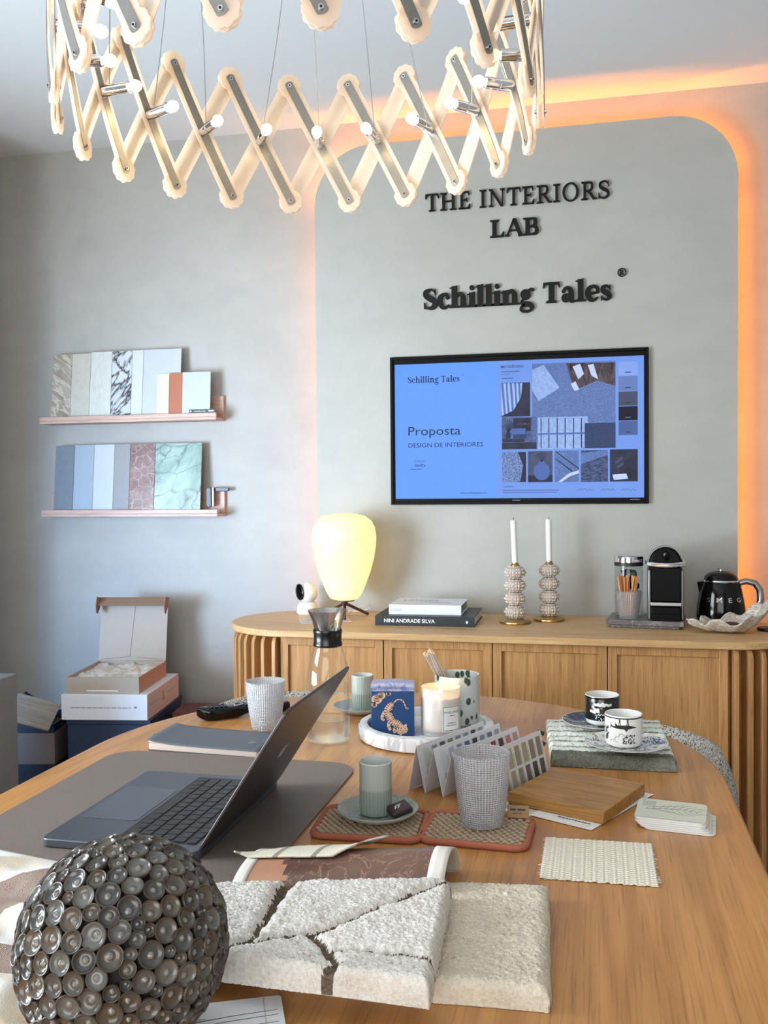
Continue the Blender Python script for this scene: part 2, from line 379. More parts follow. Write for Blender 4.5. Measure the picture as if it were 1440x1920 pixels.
def put_shapes(mb, shapes, M, z0, z1, mi=0):
    for kind, *d in shapes:
        if kind == 'poly': mb.prism(d[0], z0, z1, mi, M)
        else:
            L, Rr = d; n = len(L)
            vs = [(*p, z1) for p in L] + [(*p, z1) for p in Rr] + [(*p, z0) for p in L] + [(*p, z0) for p in Rr]
            fs = []
            for i in range(n - 1):
                fs += [(i, n + i, n + i + 1, i + 1), (2 * n + i, i, i + 1, 2 * n + i + 1), (n + i, 3 * n + i, 3 * n + i + 1, n + i + 1)]
            fs += [(0, 2 * n, 3 * n, n), (n - 1, 2 * n - 1, 4 * n - 1, 3 * n - 1)]
            mb.add(vs, fs, mi, None, M)
def word(body, s, h, x=0.68, gap=0.0):
    out = []; cx = 0
    for ch in body:
        sh, ad = glyph(ch, s, h, x); out.append((ch, sh, cx)); cx += ad + gap
    return out, cx - gap

# ------------------------------------------------------------------ materials
def cement(name, a_, b_, bump=0.15):
    a = NT(name); co = a.coord()
    n1 = a.noise(co, 2.2, 5, 0.6, 0.8); n2 = a.noise(a.coord('Object', (1, 1, 2)), 7, 5, 0.65)
    f = a.math('ADD', a.math('MULTIPLY', n1, 0.55), a.math('MULTIPLY', n2, 0.45))
    col = a.ramp(f, [(0.3, srgb(*a_)), (0.7, srgb(*b_))])
    a.pbr(Base_Color=col, Roughness=0.62, Normal=a.bump(a.noise(co, 60, 4), bump, 0.002)); return a.m
M_wall = cement('microcement', (163, 160, 154), (180, 177, 170))
M_panel = cement('microcement_panel', (166, 165, 158), (180, 178, 171))
M_ceil = plain('ceiling_paint', (226, 232, 236), 0.8, var=0.02)
M_floor = cement('floor_cement', (108, 100, 92), (126, 118, 110))
M_white = plain('white_paint', (225, 225, 222), 0.5, var=0.02)
M_black = plain('black_plastic', (16, 16, 17), 0.4, var=0.2)
M_gloss = plain('black_gloss', (7, 7, 8), 0.10, var=0.1, Specular_IOR_Level=.35)
M_deep = plain('black_matt', (5, 5, 6), .4, var=.1, Specular_IOR_Level=.12)
M_letter = plain('black_letters', (20, 19, 18), 0.65, var=0.1, Specular_IOR_Level=.25)
M_chrome = plain('chrome', (225, 225, 228), 0.08, 1.0, var=0.02)
M_steel = plain('brushed_steel', (168, 168, 168), 0.3, 1.0, var=0.06, vs=80)
M_brass = plain('brass', (190, 158, 100), 0.32, 1.0, var=0.08)
M_oak = wood('oak_sideboard', (204, 154, 98), (154, 104, 56), 2, 1.0)
M_oakx = wood('oak_top', (222, 184, 132), (182, 138, 88), 0, 1.0)
M_table = wood('oak_table', (200, 144, 85), (152, 100, 50), 1, 0.8, rough=0.30, contrast=.72, rings=7)
M_ledge = wood('ledge_wood', (204, 172, 156), (176, 140, 124), 0, 1.6, rings=4)
M_block = wood('oak_block', (186, 138, 76), (128, 84, 36), 0, 1.5, rough=0.45, rings=14)
M_walnut = plain('dark_wood', (78, 44, 34), 0.45, var=0.2)
M_paper = plain('paper', (236, 234, 230), 0.7, var=0.02)
M_ink = plain('ink', (60, 60, 62), 0.7, var=0.1)
M_white_print = plain('white_print', (235, 238, 240), 0.6, var=0.02)

# ------------------------------------------------------------------ the room
mb = MB().box(XL - .2, XR + .2, YR - .2, YB + .2, -.1, 0); struct(mb.build('floor', M_floor))
mb = MB().box(XL - .2, XR + .2, YR - .2, YB + .2, ZC, ZC + .1); struct(mb.build('ceiling', M_ceil))
mb = MB().box(XL - .15, XR + .15, YB, YB + .15, 0, ZC); struct(mb.build('wall_back', M_wall))
mb = MB().box(XR, XR + .15, YR, YB, 0, ZC); struct(mb.build('wall_right', M_wall))
def wall_hole(name, axis, c, lo, hi, wlo, whi, z0, z1, sgn):
    mb = MB(); t = 0.15
    def bx(a, b, p, q):
        if axis == 'x': mb.box(min(c, c + sgn * t), max(c, c + sgn * t), a, b, p, q)
        else: mb.box(a, b, min(c, c + sgn * t), max(c, c + sgn * t), p, q)
    bx(lo, wlo, 0, ZC); bx(whi, hi, 0, ZC); bx(wlo, whi, 0, z0); bx(wlo, whi, z1, ZC)
    return struct(mb.build(name, M_wall))
wall_hole('wall_left', 'x', XL, YR, YB, -.12, 1.62, .38, 2.12, -1)
wall_hole('wall_rear', 'y', YR, XL, XR, -1.85, .85, .58, 2.32, -1)
def frame(name, axis, c, lo, hi, z0, z1):
    mb = MB(); t = .045
    def bx(a, b, p, q):
        if axis == 'x': mb.box(c - .03, c + .03, a, b, p, q)
        else: mb.box(a, b, c - .03, c + .03, p, q)
    bx(lo, lo + t, z0, z1); bx(hi - t, hi, z0, z1); bx(lo + t, hi - t, z0, z0 + t); bx(lo + t, hi - t, z1 - t, z1)
    m = (lo + hi) / 2; bx(m - t / 2, m + t / 2, z0 + t, z1 - t)
    return struct(mb.build(name, M_white, None, .004))
frame('window_1', 'x', XL - .10, -.12, 1.62, .38, 2.12); frame('window_2', 'y', YR - .10, -1.85, .85, .58, 2.32)

mb = MB().box(XL, -2.275, 2.80, 2.93, 0, ZC); struct(mb.build('trim_3', M_wall))      # unseen slab added to shade the far left of the back wall
# raised backlit panel with rounded top corners
poly = [(PX0, 0.02), (PX1, 0.02)]
poly += [(PX1 - PR + PR * cos(radians(90 * k / 14)), PTOP - PR + PR * sin(radians(90 * k / 14))) for k in range(15)]
poly += [(PX0 + PR - PR * sin(radians(90 * k / 14)), PTOP - PR + PR * cos(radians(90 * k / 14))) for k in range(15)]
mb = MB().prism(poly, -(YP + .014), -YP, 0, RX90)
o = struct(mb.build('trim_1', M_panel)); o['label'] = 'raised grey feature panel with rounded top corners and orange backlight'
# spacers carrying the panel
mb = MB()
for x in (-.75, -.27, .22):
    for z in (.5, 1.4, 2.1): mb.box(x - .04, x + .04, YP + .014, YB, z - .04, z + .04)
struct(mb.build('trim_2', M_wall))

# ------------------------------------------------------------------ wall lettering
def lettering(label, body, s, h, xh, x0, x1, z0, cap, gap=0.0):
    t = thing('wall_lettering', label, 'lettering', (x0, YP, z0))
    L, wd = word(body, s, h, xh, gap); k = (x1 - x0) / wd
    for ch, sh, cx in L:
        if not sh: continue
        mb = MB()
        for q_, s1 in enumerate(sh): put_shapes(mb, [s1], RX90 @ T(cx * k, 0, 0) @ Matrix.Diagonal((k, cap, 1, 1)), 0.0, 0.011 + .00012 * q_)
        mb.build('letter', M_letter, t, 0, 0)
    return t
lettering('topmost line of wall lettering, thin black serif capitals in two words', 'THE INTERIORS', .145, .06, .68, -.589, .05, 2.234, .060, .06)
lettering('short line of three bold black serif capitals, second line of the wall lettering', 'LAB', .22, .08, .68, -.358, -.189, 2.127, .059, .03)
lettering('lowest line of wall lettering, heavy rounded black letters just above the television', 'Schilling Tales', .275, .10, .72, -.598, .055, 1.889, .070, .015)
t = thing('wall_lettering', 'small black registered mark in a circle above the end of the wall lettering', 'lettering', (.088, YP, 1.98))
mb = MB(); put_shapes(mb, [ring(0, 0, 1, 1, .16, .16)], RX90 @ Matrix.Diagonal((.0145, .0145, 1, 1)), 0, .008); mb.build('circle', M_letter, t)
mb = MB(); put_shapes(mb, glyph('R', .19, .09)[0], RX90 @ T(-.0072, -.0075, 0) @ Matrix.Diagonal((.0155, .015, 1, 1)), 0, .008); mb.build('letter', M_letter, t, 0, 0)

# ------------------------------------------------------------------ television with the presentation on its screen
tv = thing('television', 'black framed wall television showing a blue interior design presentation', 'television', (-.272, YP, 1.456))
X0, X1, Z0, Z1 = -.448, .447, -.263, .266
mb = MB(); fr = .0105
for bx in ((X0, X0 + fr, Z0, Z1), (X1 - fr, X1, Z0, Z1), (X0 + fr, X1 - fr, Z1 - fr, Z1), (X0 + fr, X1 - fr, Z0, Z0 + fr)):
    mb.box(bx[0], bx[1], -.016, 0, bx[2], bx[3])
mb.build('bezel', M_deep, tv, .0015)
mb = MB(); mb.box(X0 + fr, X1 - fr, -.010, -.001, Z1 - .026, Z1 - fr); mb.box(X0 + fr, X1 - fr, -.010, -.001, Z0 + fr, Z0 + .021)
mb.box(X0 + fr, X0 + .015, -.010, -.001, Z0 + .02, Z1 - .025); mb.box(X1 - .015, X1 - fr, -.010, -.001, Z0 + .02, Z1 - .025)
mb.flat([(X1 - .062, Z0 + .0128), (X1 - .030, Z0 + .0128), (X1 - .030, Z0 + .0155), (X1 - .062, Z0 + .0155)], .0105, 1, RX90); mb.flat([(-.014, Z0 + .0130), (.014, Z0 + .0130), (.014, Z0 + .0155), (-.014, Z0 + .0155)], .0105, 1, RX90)
mb.build('inner_bezel', [M_deep, plain('grey_print', (120, 120, 125), .5)], tv)
def glow(name, rgb, s=1.0, tex=None):
    """lit screen area: emission under a glossy pane"""
    a = NT(name); c = srgb(*rgb); col = c
    if tex:
        kind, sc, c2, rot, st = tex
        co = a.coord('Object', st, (0, rot, 0))
        f = a.noise(co, sc, 4, .6, .4) if kind == 'noise' else a.n('TexWave', {'bands_direction': 'X'}, Vector=co, Scale=sc, Distortion=3.0, Detail=2.0).outputs[1] if kind == 'wave' else a.n('TexVoronoi', Vector=co, Scale=sc).outputs[0]
        col = a.mix(a.ramp(f, [(.3, (0, 0, 0)), (.7, (1, 1, 1))]), c, srgb(*c2))
    a.pbr(Base_Color=(.006, .006, .008, 1), Roughness=.05, Specular_IOR_Level=.045, Emission_Color=col, Emission_Strength=s); return a.m
S_left = glow('screen_blue', (106, 163, 255)); S_right = glow('screen_blue_grey', (118, 157, 238))
S_ink = glow('screen_ink', (38, 52, 84)); S_faint = glow('screen_faint', (82, 112, 180))
S_linen = glow('screen_linen', (120, 146, 205), 1, ('noise', 190, (72, 96, 155), 0, (1, 1, 3)))
S_cloth = glow('screen_cloth', (165, 195, 248), 1, ('noise', 90, (135, 165, 225), 0, (1, 1, 1)))
S_stripe = glow('screen_stripe', (28, 36, 60)); S_rug = glow('screen_rug', (66, 84, 132), 1, ('noise', 220, (38, 48, 78), 0, (1, 1, 2)))
S_brown = glow('screen_brown', (112, 96, 104), 1, ('noise', 30, (44, 40, 52), .6, (3, 1, 1)))
S_dark = glow('screen_dark', (34, 36, 50), 1, ('noise', 14, (58, 64, 90), 0, (1, 1, 1)))
S_curtain = glow('screen_curtain', (165, 195, 250), 1, ('wave', 22, (92, 118, 178), .25, (1, 1, .25)))
S_weave = glow('screen_weave', (148, 178, 240), 1, ('noise', 240, (50, 64, 105), 0, (1, 1, 1)))
S_room = glow('screen_room', (62, 74, 108), 1, ('noise', 30, (98, 116, 160), 0, (1, 1, 2)))
S_vase = glow('screen_vase', (82, 92, 122), 1, ('noise', 40, (70, 80, 110), 0, (1, 1, 1))); S_wallg = glow('screen_greyblue', (98, 120, 170))
S_denim = glow('screen_denim', (110, 138, 198), 1, ('noise', 160, (80, 106, 165), 0, (1, 1, 1)))
S_fur = glow('screen_fur', (96, 114, 165), 1, ('noise', 110, (26, 32, 54), .8, (1, 1, 3)))
S_w2 = glow('screen_swatch_blue', (136, 168, 242)); S_w3 = glow('screen_swatch_mid', (104, 130, 190)); S_w4 = glow('screen_swatch_dark', (72, 80, 108)); S_w5 = glow('screen_swatch_black', (20, 22, 36)); S_w6 = glow('screen_swatch_slate', (76, 102, 158))
S_white = glow('screen_white', (196, 216, 252))
SM = [S_left, S_right, S_ink, S_faint, S_linen, S_cloth, S_stripe, S_rug, S_brown, S_dark, S_curtain, S_weave, S_room, S_vase, S_denim, S_fur, S_w2, S_w3, S_w4, S_w5, S_w6, S_white, S_wallg]
SI = {m.name[7:]: i for i, m in enumerate(SM)}
SW, SH = .866, .486; SX, SZ = -.4335, -.242
def sp(x, y):      # position on the screen from the layout grid (1358 wide, 742 high)
    u = (x - 35) / 1358; top = 112 - 60 * u; bot = 838 - 5 * u
    return (SX + SW * u, SZ + SH * (1 - (y - top) / (bot - top)))
mb = MB()
def quad(pts, mi, z): mb.flat([sp(*p) for p in pts][::-1], z, SI[mi], RX90)
def rect(x0, y0, x1, y1, mi, z=.0034): 
    p, q = sp(x0, y0), sp(x1, y1); mb.flat([(p[0], q[1]), (q[0], q[1]), (q[0], p[1]), (p[0], p[1])], z, SI[mi], RX90)
mb.flat([(SX, SZ), (SX + SW * .425, SZ), (SX + SW * .425, SZ + SH), (SX, SZ + SH)], .003, SI['blue'], RX90)
mb.flat([(SX + SW * .425, SZ), (SX + SW, SZ), (SX + SW, SZ + SH), (SX + SW * .425, SZ + SH)], .003, SI['blue_grey'], RX90)
rect(803, 107, 1245, 562, 'linen'); rect(832, 397, 1100, 565, 'cloth', .0037); quad([(985, 103), (1245, 97), (1245, 225), (1150, 195), (1030, 250)], 'brown', .0036)
quad([(803, 140), (865, 112), (950, 235), (838, 308), (803, 250)], 'cloth', .0037); quad([(1020, 120), (1060, 106), (1080, 160), (1050, 190)], 'white', .0038); quad([(1100, 112), (1130, 105), (1155, 190), (1120, 170)], 'white', .0038); quad([(1010, 215), (1035, 200), (1055, 245), (1030, 252)], 'white', .0038)
for x in (850, 892, 937, 979, 1024, 1066): rect(x - 2.5, 399, x + 2.5, 563, 'stripe', .004)
rect(832, 483, 1100, 486, 'faint', .0041); rect(1083, 428, 1245, 561, 'rug', .0042)
rect(635, 212, 792, 390, 'dark'); quad([(635, 214), (750, 211), (742, 290), (700, 360), (640, 388), (635, 388)], 'curtain', .0037)
rect(637, 397, 825, 568, 'room'); rect(700, 402, 795, 470, 'dark', .0037); rect(700, 465, 770, 510, 'rug', .0039); rect(690, 458, 766, 488, 'faint', .004); rect(640, 515, 760, 530, 'dark', .004); rect(637, 535, 825, 568, 'dark', .0037); rect(720, 430, 792, 436, 'brown', .0039)
for k in range(9): 
    a_ = radians(35 + 14 * k); quad([(670, 480), (673, 480), (672 + 46 * cos(a_), 476 - 62 * sin(a_)), (668 + 46 * cos(a_), 470 - 62 * sin(a_))], 'ink', .0041)
rect(660, 478, 684, 512, 'ink', .0042)
rect(638, 585, 768, 748, 'weave'); quad([(725, 585), (768, 584), (768, 747), (735, 748), (752, 660)], 'dark', .0037)
rect(778, 581, 911, 748, 'vase'); rect(778, 712, 911, 747, 'dark', .0036)
vs_ = [(853 + 44 * cos(radians(k * 15)), 690 + 48 * sin(radians(k * 15))) for k in range(24)]
quad(vs_, 'faint', .0038); rect(838, 636, 868, 652, 'faint', .0039)
for k in range(7): 
    a_ = radians(45 + 15 * k); quad([(852, 640), (854, 640), (854 + 42 * cos(a_), 640 - 58 * sin(a_)), (851 + 42 * cos(a_), 640 - 58 * sin(a_))], 'ink', .004)
rect(922, 578, 1052, 747, 'denim'); quad([(925, 582), (932, 581), (1052, 672), (1052, 680)], 'ink', .0038); quad([(925, 622), (930, 621), (1020, 688), (1012, 692)], 'ink', .0038); quad([(940, 747), (1000, 700), (1052, 684), (1052, 700), (1005, 716), (960, 747)], 'white', .0039); quad([(960, 747), (1005, 716), (1052, 700), (1052, 747)], 'greyblue', .0038)
rect(1062, 576, 1205, 747, 'fur'); quad([(1062, 590), (1205, 574), (1205, 600), (1090, 640), (1062, 655)], 'denim', .0037)
rect(1215, 571, 1360, 745, 'dark'); quad([(1228, 708), (1300, 702), (1310, 730), (1235, 738)], 'white', .0037); quad([(1240, 640), (1275, 610), (1283, 618), (1250, 650)], 'vase', .0037); quad([(1250, 665), (1285, 640), (1288, 650), (1255, 675)], 'vase', .0037); rect(1222, 736, 1300, 744, 'ink', .0038)
for y0, y1, m_ in ((95, 165, 'swatch_blue'), (173, 249, 'swatch_mid'), (256, 331, 'swatch_dark'), (337, 411, 'swatch_black'), (417, 491, 'swatch_slate')):
    rect(1261, y0, 1360, y1, m_); rect(1295, y1 - 17, 1325, y1 - 13, 'ink' if 'black' not in m_ else 'faint', .004)
def stext(body, x, y, x1, mi, bold=0.0, hh=None):
    p, q = sp(x, y), sp(x1, y); text(mb, body, p[0], p[1], wid=q[0] - p[0], h=hh, z=.0044, mi=SI[mi], M=RX90, bold=bold)
p, q = sp(110, 212), sp(405, 205)
L, wd = word('Schilling Tales', .19, .07, .72, .02); k_ = (q[0] - p[0]) / wd
for ch, sh, cx in L:
    if sh: put_shapes(mb, sh, RX90 @ T(p[0] + cx * k_, p[1] - .002, 0) @ Matrix.Diagonal((k_, .021, 1, 1)), .0040, .0044, SI['ink'])
stext('Proposta', 112, 497, 408, 'ink', 0, .033); stext('DESIGN DE INTERIORES', 112, 562, 533, 'ink', 0, .0165)
stext('Cliente', 148, 640, 204, 'faint'); stext('Sandra', 148, 664, 207, 'ink', .01); rect(120, 677, 186, 679, 'ink', .004)
stext('www.schillingtales.com', 403, 811, 553, 'ink'); stext('MOODBOARD', 635, 131, 758, 'ink', .005); rect(637, 148, 735, 150, 'faint', .004)
stext('SANDRA', 636, 169, 685, 'faint'); rect(636, 184, 700, 187, 'faint', .004); stext('CONCEITO', 640, 777, 700, 'ink')
for y in (793, 804): rect(640, y - 2, 945 - (y - 793), y + 1, 'faint', .004)
for x in (1045, 1165, 1270):
    q_ = [sp(x + 8 * k, 790 + 6 * sin(k * 2.2) - (6 if k == 4 else 0)) for k in range(11)]
    put_shapes(mb, [cr(q_, [.0009] * 11, 3)], RX90, .004, .0044, SI['ink'])
p, q = sp(420, 168), sp(420, 160); put_shapes(mb, [ring(p[0], p[1], .0045, .0045, .0007, .0007, 16)], RX90, .004, .0043, SI['ink'])
mb.build('screen', SM, tv, 0, 0)

# ------------------------------------------------------------------ picture ledges with sample boards
def ledge(label, z):
    t = thing('picture_ledge', label, 'shelf', (-1.767, YB, z))
    mb = MB(); mb.box(-.372, .372, -.088, 0, 0, .011); mb.box(-.372, .372, -.088, -.076, .011, .027); mb.build('tray', M_ledge, t, .0015)
    mb = MB(); mb.box(-.372, .372, -.015, 0, .011, .096); mb.build('back_rail', M_ledge, t, .0015)
ledge('upper pinkish wooden picture ledge holding stone samples and a white board', 1.517)
ledge('lower pinkish wooden picture ledge holding blue, grey and green marble samples', 1.151)
M_brownstone = marble('brown_stone', (138, 126, 108), (196, 188, 174), 9, .05, .5, (176, 168, 156), (1, 1, .3), (0, radians(-140), 0), .6, 'TEXTURE')
M_beige = marble('beige_stone', (178, 174, 160), (190, 186, 174), 26, .16, .5, (186, 182, 170), dist=.3)
M_cream = marble('cream_stone', (198, 198, 188), (206, 206, 197), 12, .08, .4, (194, 194, 186), (3, 1, .6))
M_panda = marble('black_white_marble', (204, 207, 210), (30, 34, 34), 11, .045, .2, (190, 194, 198), (1, 1, 3.2), (0, radians(32), 0), 1.2, 'TEXTURE', (.12, 0, .2))
M_whiteb = plain('white_board', (188, 192, 197), .3, var=.02); M_whitep = plain('white_cream_board', (200, 203, 196), .3, var=.02)
M_creamc = plain('cream_card', (206, 200, 178), .6, var=.02); M_terra = plain('terracotta_card', (172, 104, 74), .6, var=.04)
M_slate = plain('slate_blue', (112, 122, 131), .6, var=.12, vs=60); M_lblue = plain('pale_blue', (154, 165, 178), .6, var=.04, vs=40); M_pale = plain('pale_white', (186, 191, 197), .6, var=.03, vs=40)
M_greige = plain('greige', (148, 146, 146), .6, var=.06, vs=50)
M_rose = cracked('rose_marble', (112, 84, 80), (146, 118, 114), (186, 168, 164), 26, .05, .25)
M_green = cracked('green_marble', (104, 134, 124), (158, 182, 172), (36, 54, 50), 12, .042, .2, (1.7, 1, 1), (0, radians(-25), 0), .8)
def board(label, x0, x1, h, m, z, y0=-.06, lean=.1, dy=0.0, th=.006, tab=False):
    """flat sample leaning on the back rail; its foot stands in the tray"""
    mb = MB().box(x0 + .0006, x1 - .0006, -th, 0, 0, h)
    o = single(mb, 'sample_board', m, label, 'sample board', (-.012, YB + y0, z), 0, None, .0006, 30)
    o.rotation_euler = (-lean, 0, 0); return o
zt = 1.529
board('brown streaked stone sample, leftmost on the upper ledge', -2.092, -2.008, .266, M_brownstone, zt)
board('beige mottled stone sample beside the brown streaked one', -2.008, -1.926, .266, M_beige, zt)
board('cream travertine sample between beige stone and black veined marble', -1.926, -1.834, .270, M_cream, zt)
board('white marble sample with bold black veins on the upper ledge', -1.834, -1.748, .270, M_panda, zt)
board('off-white narrow sample board right of the black veined marble', -1.748, -1.700, .270, M_whitep, zt)
board('large plain white sample board behind the small cards', -1.700, -1.542, .270, M_whiteb, zt)
board('small cream card in front of the large white board', -1.636, -1.584, .172, M_creamc, zt, -.069, .08, 0, .003)
board('narrow terracotta card on the upper ledge', -1.584, -1.530, .174, M_terra, zt, -.069, .08, 0, .003)
board('small white card rightmost on the upper ledge', -1.530, -1.414, .174, M_whiteb, zt, -.069, .08, 0, .004)
mb = MB().box(-.053, .053, -.0015, 0, 0, .014); text(mb, 'Hospitality Living', -.032, .0045, h=.0048, z=.0018, mi=1, M=RX90); mb.flat([(.026, .005), (.047, .005), (.047, .009), (.026, .009)], .0018, 1, RX90)
mb.add([(-.046 + .0035 * cos(k), -.0018, .007 + .0035 * sin(k)) for k in (0, 1, 2, 3, 4, 5)][::-1], [tuple(range(6))], 1)
single(mb, 'name_strip', [M_black, M_white_print], 'thin black name strip with white print at the right end of the upper ledge', 'label strip', (-1.456, YB - .0755, 1.5445))
zt = 1.163
board('slate blue sample, leftmost on the lower ledge', -2.088, -2.004, .270, M_slate, zt)
board('pale blue sample beside the slate blue one', -2.004, -1.918, .272, M_lblue, zt)
board('very pale white sample in the middle of the lower ledge', -1.918, -1.830, .272, M_pale, zt)
board('warm grey narrow sample beside the rose marble', -1.830, -1.762, .272, M_greige, zt)
board('dusky rose marble sample with pale veins', -1.762, -1.656, .272, M_rose, zt)
board('wide green marble sample with dark veins', -1.656, -1.462, .272, M_green, zt)
t = thing('folding_knife', 'dark folding tool hanging over the right end of the lower ledge', 'tool', (-1.44, YB - .019, 1.235))
M_dk = plain('dark_rubber', (48, 50, 54), .4, var=.1)
mb = MB().prism(rrect(-.012, .07, .012, .026, .006), .0035, .018, 0, RX90); mb.build('bar', plain('grey_green_metal', (58, 64, 60), .4, .3), t, .001)
mb = MB().prism(rrect(-.016, .004, -.048, .026, .008), .018, .030, 0, RX90); mb.build('handle', M_dk, t, .0015)
mb = MB().prism(rrect(.006, .014, -.046, .026, .004), .018, .027, 0, RX90); mb.build('blade', plain('copper_metal', (150, 105, 90), .3, .8), t, .001)

# ------------------------------------------------------------------ sideboard
SBZ = .805
SBX0, SBX1, SBY0, SBY1 = -1.222, .610, 2.80, 3.296
RB = (SBY1 - SBY0) / 2; CYS = (SBY0 + SBY1) / 2
def stadium(x0, x1, y0, y1, n=18):
    r = (y1 - y0) / 2; cy = (y0 + y1) / 2
    return [(x1 - r + r * sin(pi * k / n), cy - r * cos(pi * k / n)) for k in range(n + 1)] + [(x0 + r - r * sin(pi * k / n), cy + r * cos(pi * k / n)) for k in range(n + 1)]
sb = thing('sideboard', 'long oak sideboard with rounded fluted ends against the panel', 'sideboard', (0, 0, 0))
mb = MB().prism(stadium(SBX0, SBX1, SBY0, SBY1), SBZ - .022, SBZ); mb.build('top', M_oakx, sb, .003)
mb = MB().prism(stadium(SBX0 + .055, SBX1 - .055, SBY0 + .055, SBY1 - .02), .07, SBZ - .022); mb.build('carcass', M_oak, sb)
mb = MB().prism(stadium(SBX0 + .09, SBX1 - .09, SBY0 + .09, SBY1 - .04), 0, .07); mb.build('plinth', M_black, sb)
DX0, DX1 = -.988, .372
dw = (DX1 - DX0) / 4
for k in range(4):
    x0, x1 = DX0 + dw * k + .0015, DX0 + dw * (k + 1) - .0015
    z0, z1 = .085, SBZ - .026; y = SBY0 + .028; f = .026; ft = .024
    mb = MB(); mb.box(x0, x0 + f, y, y + .022, z0, z1); mb.box(x1 - f, x1, y, y + .022, z0, z1)
    mb.box(x0 + f, x1 - f, y, y + .022, z1 - ft, z1); mb.box(x0 + f, x1 - f, y, y + .022, z0, z0 + ft)
    d = mb.build('door', M_oak, sb, .0012)
    mb = MB().box(x0 + f, x1 - f, y + .010, y + .018, z0 + ft, z1 - ft); mb.build('panel', M_oak, d)
def flutes(cx, sgn):
    mb = MB(); n = 18; ro, ri = RB - .006, RB - .06
    for k in range(n):
        a = radians(-90 + 7 + 166 * k / (n - 1)); hw = .0068
        # fin profile in (radial, z): rounded at the top where it meets the slab
        prof = [(ri, .07), (ro, .07)] + [(ro, SBZ - .022 - .034)] + [(ro - .02 * (1 - cos(radians(90 * j / 5))) , SBZ - .056 + .034 * sin(radians(90 * j / 5))) for j in range(1, 6)] + [(ri, SBZ - .0225)]
        Mx = T(cx, CYS, 0) @ Matrix.Rotation(a if sgn > 0 else pi - a, 4, 'Z') @ RX90
        mb.prism(prof, -hw, hw, 0, Mx)
    mb.build('fluted_end', M_oak, sb, .0015)
flutes(SBX1 - RB, 1); flutes(SBX0 + RB, -1)
mb = MB()
mb.box(SBX0 + RB - .004, DX0, SBY0 + .052, SBY0 + .06, .07, SBZ - .023); mb.box(DX1, SBX1 - RB + .004, SBY0 + .052, SBY0 + .06, .07, SBZ - .023); mb.build('side_filler', M_oak, sb)

# ------------------------------------------------------------------ things on the sideboard
# glowing lamp
lamp = thing('table_lamp', 'glowing cream ribbed glass lamp on a dark tripod on the sideboard', 'lamp', (-.857, 3.14, SBZ))
prof = [(.034, .060), (.05, .066), (.062, .085), (.076, .118), (.092, .160), (.104, .205), (.111, .25), (.1125, .28), (.108, .312), (.096, .336), (.074, .352), (.04, .360), (0, .362)]
sm = []
for i in range(len(prof) - 1):
    for k in range(4):
        t_ = k / 4; sm.append((prof[i][0] * (1 - t_) + prof[i + 1][0] * t_, prof[i][1] * (1 - t_) + prof[i + 1][1] * t_))
sm.append(prof[-1])
a = NT('lamp_glass'); co = a.coord('Object', (1, 1, 60))
rib = a.noise(co, 4, 3, .6)
col = a.mix(a.ramp(rib, [(.3, (0, 0, 0)), (.7, (1, 1, 1))]), (.92, .78, .46), (.98, .88, .62))
tr = a.n('BsdfTranslucent', Color=col); df = a.n('BsdfDiffuse', Color=(.9, .88, .8)); em = a.n('Emission', Color=(1, .78, .36), Strength=.14)
gl = a.n('BsdfGlossy', Color=(1, 1, 1), Roughness=.2)
mm = a.n('MixShader', None, i0=.35, i1=tr, i2=df); mm = a.n('MixShader', None, i0=.05, i1=mm, i2=gl)
M_lampglass = a.finish(a.n('AddShader', None, i0=mm, i1=em))
MB().lathe(sm, 56).build('lamp_shade', M_lampglass, lamp, 0, 60)
mb = MB().lathe([(0, .062), (.034, .062), (.034, .056), (.012, .054), (.011, .04), (0, .04)], 20)
mb.build('hub', M_walnut, lamp)
for d in (-155, -75, 35):
    a_ = radians(d); mb = MB().tube([(0, 0, .048), (.088 * cos(a_), .088 * sin(a_), .0046)], .0052, 8); mb.build('leg', M_walnut, lamp)
mb = MB().sphere((0, 0, .2), .024, 14, 9); mb.build('bulb', emis('lamp_bulb', (255, 214, 130), 1.4), lamp)
for z_, e_ in ((.13, .30), (.27, .27)):
    l = bpy.data.lights.new('lamp_light', 'POINT'); l.energy = e_; l.color = (1, .74, .36); l.shadow_soft_size = .02
    o = bpy.data.objects.new('lamp_light', l); COL.objects.link(o); o.parent = lamp; o.location = (0, 0, z_)
mb = MB().tube([(.0, .05, .01), (.02, .075, .02), (.06, .09, .035), (.07, .10, .02), (.03, .12, .0035), (-.02, .13, .0035)], .0022, 8)
mb.build('power_cord', M_white, lamp)
# camera gadget
g = thing('security_camera', 'small white round-headed camera with a black face left of the glowing lamp', 'camera', (-1.012, 3.2, SBZ))
MB().lathe([(0, 0), (.036, 0), (.039, .006), (.036, .03), (.027, .042), (0, .044)], 28).build('base', M_white, g)
mb = MB().sphere((0, 0, .075), .0375, 28, 18); hd = mb.build('head', M_white, g)
mb = MB().sphere((0, 0, 0), (.0235, .006, .030), 22, 12, 0, T(-.020, -.0275, .080) @ Matrix.Rotation(radians(-36), 4, 'Z') @ Matrix.Rotation(radians(-14), 4, 'Y')); mb.build('lens_face', M_gloss, hd)
# postcard
mb = MB().box(-.085, .085, -.055, .055, 0, .0012); mb.flat([(-.078, -.048), (.078, -.048), (.078, .048), (-.078, .048)], .0014, 1)
single(mb, 'postcard', [plain('pink_card', (226, 196, 188), .6), marble('card_print', (206, 206, 208), (150, 150, 156), 20, .1, .5)], 'pink-bordered printed card lying on the sideboard under the lamp', 'card', (-.90, 3.04, SBZ), radians(22))
